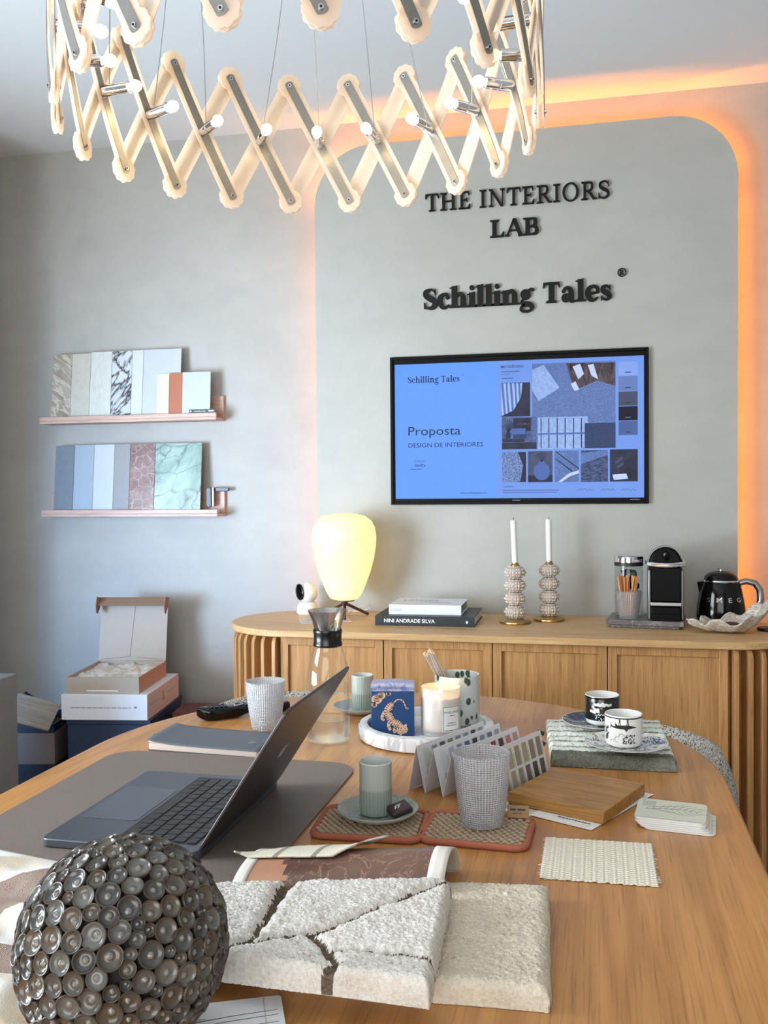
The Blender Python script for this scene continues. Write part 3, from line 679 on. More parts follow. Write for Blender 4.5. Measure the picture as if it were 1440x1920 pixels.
# books
def book(label, x, y, z, wd, dp, th, cover, pages, rz, spine, ink, extra=None):
    t = thing('book', label, 'book', (x, y, z), rz)
    mb = MB(); c = .003
    mb.box(0, wd, 0, c, 0, th); mb.box(0, wd, c, dp, 0, c); mb.box(0, wd, c, dp, th - c, th)
    if extra: extra(mb, wd, dp, th)
    cv = mb.build('cover', [cover, ink], t, .0008)
    mb = MB(); 
    for body, x_, z_, h_, b_ in spine: text(mb, body, x_, z_, h=h_, z=.0003, M=RX90, bold=b_)
    if spine: mb.build('lettering', ink, cv, 0, 0)
    mb = MB().box(.003, wd - .004, .003, dp - .004, c, th - c); mb.build('pages', pages, t)
    return t
M_pages = plain('book_pages', (214, 208, 200), .8, var=.05, vs=200)
def bk1(mb, wd, dp, th): mb.prism([(wd - .028, .0), (wd - .0215, .0), (wd - .0215, .008), (wd - .028, .008)], -.0001, .0003, 1, T(0, 0, .011) @ RX90)
book('thick black book with white capitals on its spine, under the white book', -.706, 2.962, SBZ, .326, .245, .0315, plain('black_cover', (30, 36, 42), .45), M_pages, radians(1), [('NINI ANDRADE SILVA', .030, .0105, .0125, .02)], M_white_print, bk1)
def bk2(mb, wd, dp, th):
    text(mb, 'LODES', .03, .11, h=.03, z=th + .0003, mi=1); mb.flat([(.1, .05), (.2, .072), (.2, .076), (.1, .054)], th + .0003, 1); mb.flat([(.1, .085), (.2, .058), (.2, .061), (.1, .089)], th + .0003, 1)
book('white book with pale grey spine print lying on top of the black book', -.668, 3.000, SBZ + .0315, .240, .19, .0325, plain('white_cover', (228, 230, 234), .4, var=.01), plain('grey_pages', (140, 140, 140), .8, var=.1, vs=200), radians(1), [('LODES', .008, .011, .009, 0.0)], plain('grey_ink', (150, 150, 150), .6), bk2)
# urchin candle holders and candles
a = NT('urchin'); co = a.coord('Object')
M_urchin = plain('urchin_shell', (184, 167, 154), .6, var=.14, vs=60); M_uspot = plain('urchin_bumps', (214, 204, 194), .55, var=.05)
def urchin_mesh():
    mb = MB()
    def fn(u, v):
        th = -pi / 2 + pi * (0.06 + .88 * v); ph = 2 * pi * u
        rr = .0335 * (1 + .03 * cos(ph * 10)); return (rr * cos(th) * cos(ph), rr * cos(th) * sin(ph), .0225 * sin(th))
    mb.grid(fn, 80, 22, 0, None, True)
    for k in range(20):
        ph = 2 * pi * (k + .5 + .12 * (-1) ** k) / 20
        for j in range(-2, 3):
            th = j * .46; r_ = .0335 * 1.0; b_ = .0040 * (1 - .16 * abs(j))
            mb.sphere((r_ * cos(th) * cos(ph), r_ * cos(th) * sin(ph), .0225 * sin(th)), b_, 6, 4, 1)
    return mb.mesh('urchin_shell', [M_urchin, M_uspot], 50)
UM = urchin_mesh()
def holder(label, x, y, z0):
    t = thing('candle_holder', label, 'candle holder', (x, y, SBZ), 0, 'sea urchin candle holders on the sideboard')
    MB().lathe([(0, 0), (.050, 0), (.0525, .003), (.052, .007), (.046, .011), (.04, .015), (.03, .0165), (0, .0165)], 40).build('base', M_brass, t)
    for k in range(4):
        o = bpy.data.objects.new('urchin_shell', UM); COL.objects.link(o); o.parent = t; o.location = (0, 0, .0375 + .0435 * k); o.rotation_euler = (0, 0, k * .7 + x * 9)
    MB().lathe([(0, .186), (.014, .186), (.0145, .192), (.0105, .196), (.0105, .200), (0, .200)], 24).build('cup', M_brass, t)
    return t
M_wax = plain('white_wax', (232, 234, 230), .45, var=.01, Subsurface_Weight=0.0)
def taper(label, x, y, tilt):
    t = thing('taper_candle', label, 'candle', (x, y, SBZ + .200))
    c_ = MB().lathe([(0, 0), (.0098, 0), (.0098, .134), (.0088, .139), (0, .139)], 20).build('wax', M_wax, t)
    MB().tube([(0, 0, .138), (.0005, 0, .143), (.002, 0, .148)], .0011, 6).build('wick', M_black, t)
    t.rotation_euler = (0, tilt, 0)
holder('stacked sea urchin candle holder on brass, the left one nearer the books', -.260, 3.085, 0); holder('stacked sea urchin candle holder on brass, the right one nearer the coffee machine', -.1535, 3.165, 0)
taper('white taper candle leaning slightly left, in the left urchin holder', -.260, 3.085, radians(-2.2)); taper('white upright taper candle in the right urchin holder', -.1535, 3.165, radians(-.6))
# stone slab, coffee machine, canister, cup of sticks
M_slab = marble('grey_marble', (88, 84, 82), (150, 142, 140), 16, .03, .35, (112, 104, 102))
SL = thing('marble_slab', 'dark grey marble slab under the coffee machine and canister', 'slab', (.158, 3.11, SBZ), radians(-7))
MB().box(-.118, .118, -.092, .09, .010, .026).build('slab', M_slab, SL, .002); MB().box(-.105, .105, -.08, .08, 0, .010).build('foot', M_slab, SL, .002)
SZ_ = SBZ + .0265
M_titan = plain('titan_plastic', (126, 126, 128), .3, .6, var=.05)
cm = thing('coffee_machine', 'black and silver capsule coffee machine with a domed head on the slab', 'coffee machine', (.213, 3.05, SZ_), radians(-2))
def arch(hw, z0, zs, n=14): return [(-hw, z0), (hw, z0)] + [(hw * cos(pi * k / n), zs + hw * sin(pi * k / n) * 1.0) for k in range(n + 1)]
MB().prism(arch(.050, .02, .172), -.125, -.035, 0, RX90).build('body', M_deep, cm, .003)
MB().box(-.043, .043, -.02, .035, .060, .165).box(-.043, .043, -.03, .036, 0, .022).build('front_recess', M_deep, cm, .002)
for s_ in (-1, 1): MB().box(min(s_ * .044, s_ * .055), max(s_ * .044, s_ * .055), -.012, .125, 0, .158).build('side_panel', M_titan, cm, .004)
MB().prism(arch(.048, .168, .180), -.10, .006, 0, RX90).build('head', M_deep, cm, .006, seg=3)
mb = MB().lathe([(.0, .0), (.009, .002), (.012, .012), (.011, .026), (0, .032)], 16, 0, T(0, -.003, .186)); mb.build('head_grip', M_gloss, cm)
pts = [(-.054, .085, .178), (-.058, .03, .178), (-.054, -.008, .176), (-.03, -.016, .174), (.0, -.018, .173), (.03, -.016, .174), (.054, -.008, .176), (.058, .03, .178), (.054, .085, .178)]
mb = MB()
for dz in (-.003, 0.003): mb.tube([(p[0], p[1], p[2] + dz) for p in pts], .0048, 8)
mb.build('lever', M_chrome, cm)
MB().prism([(.0535 * cos(pi * k / 20), .178 + .0535 * sin(pi * k / 20)) for k in range(21)] + [(.0515 * cos(pi * k / 20), .178 + .0515 * sin(pi * k / 20)) for k in range(20, -1, -1)], -.05, -.004, 0, RX90).build('chrome_arch', M_titan, cm)
MB().tube([(-.004, -.012, .165), (-.004, -.012, .140)], [.006, .004], 12).build('spout', M_steel, cm)
MB().box(-.046, .046, -.028, .02, 0, .045).build('drip_tray', M_deep, cm, .005)
MB().box(-.047, .047, -.0305, -.02, .046, .058).build('tray_bar', M_steel, cm, .002)
G_clear = thin_glass('clear_glass', (.97, .98, .98)); G_dim = thin_glass('canister_glass', (.86, .88, .88))
cn = thing('storage_jar', 'glass storage jar with chrome lid behind the cup of sticks', 'jar', (.104, 3.150, SZ_))
MB().lathe([(0, .002), (.043, .002), (.045, .006), (.045, .165), (.043, .170)], 36).build('glass_body', G_dim, cn)
MB().lathe([(.046, .162), (.046, .172), (.0445, .174)], 36).build('gasket', M_black, cn)
MB().lathe([(0, .196), (.040, .196), (.045, .193), (.0465, .188), (.0465, .174), (.044, .172), (0, .172)], 36).build('lid', M_chrome, cn)
random.seed(5)
caps = ((20, 20, 22), (30, 26, 26), (16, 16, 18), (62, 58, 56), (110, 70, 40))
capm = [plain('capsule_%d' % i, c, .3, .5) for i, c in enumerate(caps)]
cap_me = [MB().lathe([(0, 0), (.0185, 0), (.0185, .0018), (.015, .003), (.0115, .022), (.006, .027), (0, .028)], 14).mesh('capsule', m, 40) for m in capm]
for j in range(4):
    for k in range(3):
        o = bpy.data.objects.new('coffee_capsule', cap_me[random.randrange(5)]); COL.objects.link(o)
        a_ = k * 2.09 + j * .9
        place(o, (.104 + .0170 * cos(a_), 3.150 + .0170 * sin(a_), SZ_ + .022 + .036 * j), 0, (random.uniform(.6, 2.4), random.uniform(-.4, .4), random.uniform(0, 6)))
        tag(o, 'coffee capsule inside the chrome-lidded glass jar', 'coffee capsule', 'coffee capsules in the glass jar')
def woven_glass(name, us, vs_, white=.2, tint=(.97, .98, 1), st=1.0):
    """clear glass pressed with a fine woven grid"""
    a = NT(name); tc = a.t.nodes.new('ShaderNodeTexCoord'); sep = a.n('SeparateXYZ', Vector=tc.outputs['UV'])
    wob = a.noise(tc.outputs['Object'], 70, 2)
    u = a.math('ADD', a.math('MULTIPLY', sep.outputs[0], us), a.math('MULTIPLY', wob, 1.6)); v = a.math('ADD', a.math('MULTIPLY', sep.outputs[1], vs_), a.math('MULTIPLY', wob, 1.6))
    su = a.math('ABSOLUTE', a.math('SINE', u)); sv = a.math('ABSOLUTE', a.math('SINE', v))
    h = a.math('MULTIPLY', su, sv)
    bp = a.bump(h, st, .0016)
    g = a.n('BsdfGlass', Color=tint, Roughness=.04, IOR=1.25, Normal=bp); tr = a.n('BsdfTransparent', Color=(.93, .94, .95)); gl = a.n('BsdfGlossy', Color=(1, 1, 1), Roughness=.12, Normal=bp); df = a.n('BsdfDiffuse', Color=(.86, .88, .92), Normal=bp)
    m = a.n('MixShader', None, i0=.5, i1=tr, i2=g)
    m = a.n('MixShader', None, i0=a.ramp(h, [(.05, (white * 2.1,) * 3), (.45, (white * .5,) * 3)]), i1=m, i2=df)
    return a.finish(a.n('MixShader', None, i0=.10, i1=m, i2=gl))
def tumbler_prof(r0, r1, h, t=.0028): 
    return [(0, 0), (r0 * .82, 0), (r0 * .95, .002), (r0, .007), (r0 + (r1 - r0) * .45, h * .35), (r0 + (r1 - r0) * .8, h * .7), (r1, h - .002), (r1 - t * .4, h), (r1 - t, h - .002), (r0 + (r1 - r0) * .8 - t, h * .7), (r0 + (r1 - r0) * .45 - t, h * .35), (r0 - t, .012), (r0 * .8, .009), (0, .009)]
G_woven = woven_glass('woven_glass', pi * 54, 960, .27); G_woven2 = woven_glass('woven_glass_bright', pi * 54, 960, .36)
G_rib = woven_glass('ribbed_glass', pi * 40, 700, .10)
single(MB().lathe(tumbler_prof(.030, .041, .09), 48), 'drinking_glass', G_rib, 'textured glass cup holding wooden stirrers in front of the jar', 'glass', (.100, 3.055, SZ_))
M_stick = [plain('stick_%d' % i, c, .6, var=.1) for i, c in enumerate(((206, 142, 86), (186, 120, 68), (222, 164, 112)))]
stick_me = [MB().box(-.0055, .0055, -.0016, .0016, 0, .125).mesh('stirrer', m, 0) for m in M_stick]
for k in range(12):
    a_ = 2 * pi * k / 12 + .3; rr = .007 + .006 * (k % 2)
    o = bpy.data.objects.new('sugar_stick', stick_me[k % 3]); COL.objects.link(o)
    place(o, (.100 + rr * cos(a_), 3.055 + rr * .9 * sin(a_), SZ_ + .0105 + .001 * (k % 3)), 0, (-.17 * sin(a_), .17 * cos(a_), a_ * .3))
    tag(o, 'thin orange-brown paper sugar stick standing in the textured glass cup', 'sugar stick', 'sugar sticks in the cup on the slab')
# kettle
kt = thing('kettle', 'black retro electric kettle with silver lettering behind the shell', 'kettle', (.390, 3.150, SBZ))
MB().lathe([(0, .012), (.068, .012), (.0745, .018), (.076, .03), (.073, .065), (.066, .105), (.0585, .135), (.055, .142), (0, .142)], 48).build('body', M_gloss, kt)
MB().lathe([(0, 0), (.070, 0), (.072, .006), (.069, .012), (0, .012)], 40).build('base', M_steel, kt)
MB().lathe([(.0560, .139), (.0575, .142), (.0560, .146), (.052, .146)], 40).build('rim', M_chrome, kt)
ld = MB().lathe([(.053, .144), (.050, .156), (.040, .167), (.022, .173), (0, .174)], 40).build('lid', M_gloss, kt)
MB().lathe([(0, .173), (.004, .173), (.004, .179), (.012, .180), (.0125, .183), (0, .185)], 20).build('lid_knob', M_chrome, ld)
MB().tube([(.050, 0, .134), (.075, 0, .142), (.102, 0, .136), (.117, 0, .115), (.120, 0, .085), (.112, 0, .055), (.094, 0, .040)], [.010, .0105, .011, .011, .011, .0105, .009], 14, 0, Matrix.Diagonal((1, 1.25, 1, 1))).build('handle', M_steel, kt)
mb = MB().add([(-.050, -.016, .140), (-.050, .016, .140), (-.074, 0, .138), (-.060, -.012, .104), (-.060, .012, .104), (-.066, 0, .100)], [(0, 2, 1), (0, 3, 5, 2), (1, 2, 5, 4), (0, 1, 4, 3), (3, 4, 5)]); mb.build('spout', M_black, kt, .001)
mb = MB()
for ch, deg in zip('SMEG', (-128, -101, -74, -48)):
    vs_, fs_, tw = text_geo(ch, .015); sc_ = .0145 / .73; R_ = .0688; z_ = .080
    def cy(x, y): 
        t_ = radians(deg) + (x - tw / 2) * sc_ * 1.25 / R_; rr = .0712 - (y * sc_) * .22 + .0008; return (rr * cos(t_), rr * sin(t_), z_ + y * sc_)
    mb.add([cy(x, y) for x, y in vs_], fs_)
mb.build('lettering', M_chrome, kt, 0, 0)
# giant shell
M_shell = marble('shell', (196, 186, 174), (160, 146, 132), 30, .08, .5, (222, 216, 206), (1, 1, 3)); M_shelld = plain('shell_inside', (214, 208, 198), .3, var=.1)
mb = MB()
def shellfn(u, v):
    ph = 2 * pi * u; r = v
    x = .118 * cos(ph); 
    if cos(ph) < 0: x *= 1.1
    y = .062 * sin(ph) * (1.0 if cos(ph) > -.3 else max(.28, 1 + (cos(ph) + .3) * 1.0))
    rim = .034 + .060 * max(0, cos(ph)) ** 1.5 - .004 * max(0, -cos(ph)) + .0115 * sin(9 * ph + .8) * (.4 + .6 * abs(sin(ph)))
    wob = 1 + .07 * cos(9 * ph) * r
    return (x * (r ** .75) * wob, y * (r ** .75) * wob, .003 + rim * r ** 2.1 + .003 * noise.noise(Vector((x * 50, y * 50, r * 4))))
mb.grid(shellfn, 96, 16, 0, None, True)
o = single(mb, 'sea_shell', [M_shell], 'large pale wavy-rimmed sea shell dish in front of the kettle', 'shell', (.400, 2.985, SBZ + .0042), radians(9)); solid(o, .004, 1)
single(MB().sphere((0, 0, .012), (.03, .02, .011), 18, 10), 'dried_petal', M_walnut, 'dark brown dried piece lying in the sea shell dish', 'dried piece', (.40, 2.99, SBZ + .010), .4)
single(MB().lathe([(0, 0), (.036, 0), (.038, .003), (.037, .008), (.032, .0095), (0, .0095)], 36), 'charging_puck', M_black, 'flat dark round disc at the far right end of the sideboard', 'disc', (.522, 3.055, SBZ))

# ------------------------------------------------------------------ boxes on the left
M_card = plain('kraft_board', (172, 160, 148), .8, var=.05, vs=80); M_kraft2 = plain('kraft_inner', (142, 114, 92), .8, var=.06, vs=80); M_kraft = plain('kraft_brown', (196, 142, 112), .8, var=.06, vs=80)
M_wbox = plain('white_box', (222, 226, 232), .45, var=.01); M_pink = plain('pinkish_box', (226, 196, 184), .5, var=.02); M_gprint = plain('grey_box_print', (140, 150, 165), .7)
wbx = thing('shipping_box', 'flat white box with pinkish end and small print under the cardboard box', 'box', (-1.665, 3.055, .470), radians(9))
MB().box(-.15, .15, -.185, .185, 0, .088).build('box_body', [M_wbox], wbx, .0015)
mb = MB().flat([(-.184, .001), (.184, .001), (.184, .087), (-.184, .087)], .0005, 0, T(.150, 0, 0) @ Matrix.Rotation(radians(90), 4, 'Z') @ RX90); mb.build('end_panel', M_pink, wbx)
mb = MB(); 
for P_ in fine_print(-.118, .097, .041, .003, 5): mb.flat(P_, .1856, 0, RX90)
mb.prism([(.105, .040), (.113, .040), (.114, .048), (.104, .048)], .1853, .1857, 0, RX90)
Q = T(.151, 0, 0) @ Matrix.Rotation(radians(90), 4, 'Z') @ RX90
text(mb, 'E5', -.02, .046, h=.02, z=0, M=Q); 
for k in range(3): mb.flat([(-.02, .040 - .004 * k), (.015, .040 - .004 * k), (.015, .042 - .004 * k), (-.02, .042 - .004 * k)], 0, 0, Q)
for x in (-.165, .04): mb.flat([(x, .047), (x + .115, .047), (x + .115, .049), (x, .049)], 0, 0, Q)
mb.build('print', M_gprint, wbx, 0, 0)
bz = .5585
cb = thing('mailer_box', 'open cardboard mailer box with raised lid on the white box', 'box', (-1.672, 3.035, bz), radians(9))
W_, D_, H_ = .128, .155, .056
mb = MB(); t_ = .003
mb.box(-W_, W_, -D_, D_, 0, t_); mb.box(-W_, W_, -D_, -D_ + .006, t_, H_); mb.box(-W_, W_, D_ - t_, D_, t_, H_); mb.box(-W_, -W_ + t_, -D_ + .006, D_ - t_, t_, H_); mb.build('tray', M_card, cb)
MB().box(W_ - t_, W_ + .0006, -D_ + .0062, D_ - t_, t_, H_).build('side_wall', M_kraft, cb)
mb = MB(); Ml = T(0, D_ - .001, H_ + .001) @ Matrix.Rotation(radians(-11), 4, 'X')
mb.box(-W_, W_, -t_, 0, 0, .235, 0, Ml); lid = mb.build('lid', M_card, cb)
mb = MB(); pts = [(.005, .215), (.002, .18), (-.006, .06), (-.008, .022), (-.02, .014), (-.12, .004)]
put_shapes(mb, [cr(pts, [.0016] * 6)], Ml @ RX90, .0031, .0036); put_shapes(mb, [cr([(.02, .012), (.12, .004)], [.0014, .0014])], Ml @ RX90, .0031, .0036); mb.build('slit', M_walnut, lid)
mb = MB(); mb.box(-W_, W_, -.055, -.0005, -.0015, .0015, 0, Ml @ T(0, 0, .236) @ Matrix.Rotation(radians(38), 4, 'X'))
mb.build('lid_flap', M_kraft2, lid)
for s_ in (-1, 1):
    mb = MB().prism([(0, .236), (-.052, .234), (-.058, .20), (-.05, .176), (-.035, .172), (-.016, .195), (-.001, .22)], -.0012, .0012, 0, Ml @ T(s_ * (W_ + .002), 0, 0) @ Matrix.Rotation(radians(90), 4, 'Z') @ Matrix.Rotation(radians(90), 4, 'X')); mb.build('ear_flap', M_kraft2, lid)
mb = MB().flat([(-.055, .008), (.055, .008), (.055, .0115), (-.055, .0115)], D_ + .0006, 0, RX90); mb.build('white_strip', M_white_print, cb)
mb = MB()
mb.grid(lambda u, v: (-W_ + .006 + (2 * W_ - .012) * u, -D_ + .01 + (2 * D_ - .016) * v, H_ - .012 + .010 * fbm(u * 7, v * 7, 1) + .006 * fbm(u * 20, v * 20, 3)), 34, 34)
o = single(mb, 'packing_paper', plain('packing_paper', (212, 206, 198), .9, var=.08), 'crumpled pale packing paper filling the open cardboard box', 'packing paper', (-1.672, 3.035, bz), radians(9))
M_navy = plain('navy_lacquer', (30, 48, 78), .45, var=.1); M_bbox = plain('taupe_box', (106, 92, 84), .6, var=.06); M_navy2 = plain('dark_navy', (14, 22, 40), .5, var=.1)
nv = thing('low_cabinet', 'dark navy low cabinet under the white box', 'cabinet', (-1.56, 3.09, 0), radians(9))
MB().box(-.245, .045, -.19, .19, 0, .452).build('body', M_navy, nv, .003); MB().box(-.247, .047, -.192, .192, .452, .4695).build('top', M_navy, nv, .002)
single(MB().box(-.07, .07, -.08, .08, 0, .455), 'small_box', plain('rust_box', (96, 52, 44), .6), 'rust-brown box standing right of the navy cabinet behind the table edge', 'box', (-1.425, 3.16, 0), radians(9), None, .001)
bb = thing('storage_box', 'open storage box with taupe band over navy, left of the navy cabinet', 'box', (-1.93, 2.93, 0), radians(12))
mb = MB()
for x0, x1, y0, y1 in ((-.15, .10, -.11, -.104), (-.15, .10, .104, .11), (-.15, -.144, -.104, .104), (.094, .10, -.104, .104)): mb.box(x0, x1, y0, y1, .0, .318)
mb.box(-.144, .094, -.104, .104, 0, .006); mb.build('lower_body', M_navy2, bb)
mb = MB()
for x0, x1, y0, y1 in ((-.151, .101, -.111, -.103), (-.151, .101, .103, .111), (-.151, -.143, -.103, .103), (.093, .101, -.103, .103)): mb.box(x0, x1, y0, y1, .3185, .425)
mb.build('taupe_band', M_bbox, bb)
mb = MB()
for x0, x1, y0, y1 in ((-.148, .098, -.108, -.104), (-.148, .098, .104, .108), (-.148, -.144, -.104, .104), (.094, .098, -.104, .104)): mb.box(x0, x1, y0, y1, .4255, .455)
mb.build('inner_rim', M_navy2, bb)
mb = MB(); mb.grid(lambda u, v: (-.13 + .15 * u, -.09 + .16 * v, .42 + .10 * sin(pi * min(1, u * 1.1)) * (.5 + .5 * v) + .012 * fbm(u * 6, v * 6, 2)), 24, 24)
o = single(mb, 'folded_fabric', plain('navy_fabric', (26, 30, 44), .95, var=.3, vs=60, bump=.4, bs=200), 'dark navy fabric bundled in the storage box', 'fabric', (-1.93, 2.93, 0), radians(12)); solid(o, .006)
mb = MB()
for k in range(16): mb.tube([(-.05 + .006 * (k % 4), -.115 - .004 * (k % 3), .50), (-.062 + .004 * k, -.128 - .003 * (k % 4), .475 - .012 * ((k * 7) % 3)), (-.07 + .005 * k, -.130, .445 - .01 * ((k * 5) % 4))], .0018, 5)
single(mb, 'fringe_tassel', plain('pale_fringe', (196, 192, 186), .9), 'pale fringe hanging over the front of the storage box', 'fringe', (-1.985, 2.93, 0), radians(12))
mb = MB().box(-.075, .075, -.004, .004, 0, .105)
o = single(mb, 'wood_sample', wood('grey_wood', (150, 138, 122), (92, 82, 72), 0, 1.5), 'greyish wood sample leaning inside the storage box', 'wood sample', (-1.885, 2.80, .458), 0); o.rotation_euler = (-.75, .28, radians(14))
mb = MB().box(-.21, 0, 0, .19, 0, .685); single(mb, 'display_plinth', cement('plinth_cement', (120, 120, 122), (140, 140, 142)), 'tall grey cement plinth at the left edge', 'plinth', (-1.755, 2.38, 0), radians(2), None, .003)

# ------------------------------------------------------------------ ring chandelier of crossed strips
CX, CY, CZ, RING, NB = -.485, 1.53, 1.981, .400, 20
DEL = 2 * pi / NB; PH0 = radians(3.2); HH = .120
ch = thing('chandelier', 'large ring chandelier of crossed scalloped white strips with bare bulbs hanging from thin wires', 'chandelier', (CX, CY, CZ))
a = NT('strip_acrylic')
tr = a.n('BsdfTranslucent', Color=(1, .88, .75)); df = a.n('BsdfDiffuse', Color=(.98, .91, .84)); gl = a.n('BsdfGlossy', Color=(1, 1, 1), Roughness=.25); tp = a.n('BsdfTransparent', Color=(1, .93, .84))
m = a.n('MixShader', None, i0=.45, i1=tr, i2=df); m = a.n('MixShader', None, i0=.22, i1=m, i2=tp); M_acr = a.finish(a.n('MixShader', None, i0=.04, i1=m, i2=gl))
a = NT('strip_metal'); co = a.coord('Object', (1, 1, 1)); f = a.noise(co, 60, 2)
a.pbr(Base_Color=a.mix(f, (.27, .255, .23), (.36, .34, .31)), Metallic=.85, Roughness=.36); M_strip = a.m
M_bulb = emis('bulb_glow', (255, 226, 170), 31.0)
def bar_meshes(R_, sgn, mside):
    """one diagonal strip on the cylinder, from bottom at angle 0 to top at angle sgn*DEL"""
    LA = RING * DEL; L = sqrt(LA * LA + (2 * HH) ** 2); ux, uz = sgn * LA / L, 2 * HH / L
    def pt(s, w_, r):           # s along the strip from the middle, w_ across
        x = (sgn * LA / 2) + ux * s - uz * w_; z = uz * s + (ux * w_)
        t = x / RING; return (r * cos(t), r * sin(t), z)
    mb = MB(); hw = .0178; n = 16; E_ = L / 2
    th = .0022
    def shell(outline_rows, r):  # rows of (s, w0, w1)
        k = len(outline_rows); vs = []
        for s_, w0, w1 in outline_rows:
            vs += [pt(s_, w0, r), pt(s_, w1, r), pt(s_, w0, r + th), pt(s_, w1, r + th)]
        fs = []
        for i in range(k - 1):
            b, c = 4 * i, 4 * i + 4
            fs += [(b, b + 1, c + 1, c), (b + 2, c + 2, c + 3, b + 3), (b, c, c + 2, b + 2), (b + 1, b + 3, c + 3, c + 1)]
        fs += [(0, 2, 3, 1), (4 * k - 4, 4 * k - 3, 4 * k - 1, 4 * k - 2)]
        return vs, fs
    rows = []
    cr_ = .0238
    def capw(s_):                # scalloped disc around the rivet
        d = abs(s_) - E_
        return d
    m_ = 18
    for i in range(m_ + 1):
        t = -1 + 2 * i / m_; rows.append((t * (E_ - .010), -hw, hw))
    mb.add(*shell(rows, R_))
    for e in (-1, 1):
        vs = []; fs = []; K = 42
        for r in (R_ - .0006, R_ + th + .0006):
            vs.append(pt(e * E_, 0, r))
            for k in range(K):
                q = 2 * pi * k / K; rr = cr_ * (.95 + .11 * abs(cos(5 * q)))
                vs.append(pt(e * E_ + rr * cos(q), rr * sin(q), r))
        for k in range(K):
            k2 = (k + 1) % K
            fs += [(0, 1 + k, 1 + k2), (K + 1, K + 2 + k2, K + 2 + k), (1 + k, K + 2 + k, K + 2 + k2, 1 + k2)]
        mb.add(vs, fs)
    acr = mb.mesh('scalloped_strip', M_acr, 40)
    mb = MB(); hm = .0086; rows = []; q_ = [0, .0004, .0012, .0024, .004]; EE = E_ + .0085
    for s_ in [-EE + q for q in q_] + [-EE + .004 + (2 * EE - .008) * i / 20 for i in range(1, 20)] + [EE - q for q in q_[::-1]]:
        d = E_ + .0085 - abs(s_); w_ = hm * min(1, sqrt(max(0.02, 1 - (1 - min(1, d / .004)) ** 2))); rows.append((s_, -w_, w_))
    r0 = R_ + th + .0008 if mside > 0 else R_ - .0008 - .001
    vs = []; k = len(rows)
    for s_, w0, w1 in rows: vs += [pt(s_, w0, r0), pt(s_, w1, r0), pt(s_, w0, r0 + .001), pt(s_, w1, r0 + .001)]
    fs = []
    for i in range(k - 1):
        b, c = 4 * i, 4 * i + 4
        fs += [(b, b + 1, c + 1, c), (b + 2, c + 2, c + 3, b + 3), (b, c, c + 2, b + 2), (b + 1, b + 3, c + 3, c + 1)]
    fs += [(0, 2, 3, 1), (4 * k - 4, 4 * k - 3, 4 * k - 1, 4 * k - 2)]
    mb.add(vs, fs)
    met = mb.mesh('metal_strip', M_strip, 40)
    riv = []
    for e in (-1, 1):
        mb = MB(); p = Vector(pt(e * E_, 0, r0)); d = Vector((p.x, p.y, 0)).normalized()
        mb.tube([p - d * .0022, p + d * .0032], .0036, 12)
        mb.tube([p - d * .0028, p + d * .0038], .0019, 8, 1)
        riv.append(mb.mesh('rivet', [M_chrome, M_black], 40))
    return acr, met, riv
inner = bar_meshes(RING - .0055, 1, -1); outer = bar_meshes(RING + .0025, -1, 1)
mb = MB(); Mh = Matrix.Rotation(radians(-90), 4, 'Y')
mb.lathe([(0, -.004), (.010, -.004), (.0105, 0), (.0105, .022), (.0098, .0225), (.0098, .0235), (.0105, .024), (.0105, .050), (.008, .051), (0, .051)], 18, 0, T(RING - .012, 0, 0) @ Mh); hold_me = mb.mesh('bulb_holder', M_chrome, 40)
mb = MB().sphere((RING - .012 - .0625, 0, 0), (.0125, .0105, .0105), 12, 8); bulb_me = mb.mesh('bulb', M_bulb, 80)
def part_of(name, me, parent, rz=0.0):
    o = bpy.data.objects.new(name, me); COL.objects.link(o); o.parent = parent; o.rotation_euler = (0, 0, rz); return o
random.seed(3)
for k in range(NB):
    for meshes, off in ((inner, 0.0), (outer, DEL)):
        s_ = part_of('scalloped_strip', meshes[0], ch, PH0 + k * DEL + off)
        part_of('metal_strip', meshes[1], s_); [part_of('rivet', r_, s_) for r_ in meshes[2]]
    h_ = part_of('bulb_holder', hold_me, ch, PH0 + (k + .5) * DEL); part_of('bulb', bulb_me, h_)
    an = PH0 + (k + .5) * DEL; p0 = Vector(((RING - .02) * cos(an), (RING - .02) * sin(an), .010))
    a2 = an + random.uniform(-.5, .5); rt = random.uniform(.24, .36); p1 = Vector((rt * cos(a2), rt * sin(a2), ZC - CZ - .028))
    bow = Vector((random.uniform(-.02, .02), random.uniform(-.02, .02), 0))
    pts = [p0.lerp(p1, t / 10) + bow * sin(pi * t / 10) for t in range(11)]
    MB().tube(pts, .0009, 5).build('suspension_wire', M_steel, ch)
MB().lathe([(0, ZC - CZ - .03), (.37, ZC - CZ - .03), (.38, ZC - CZ - .02), (.38, ZC - CZ - .0005), (0, ZC - CZ - .0005)], 48).build('ceiling_canopy', M_chrome, ch)

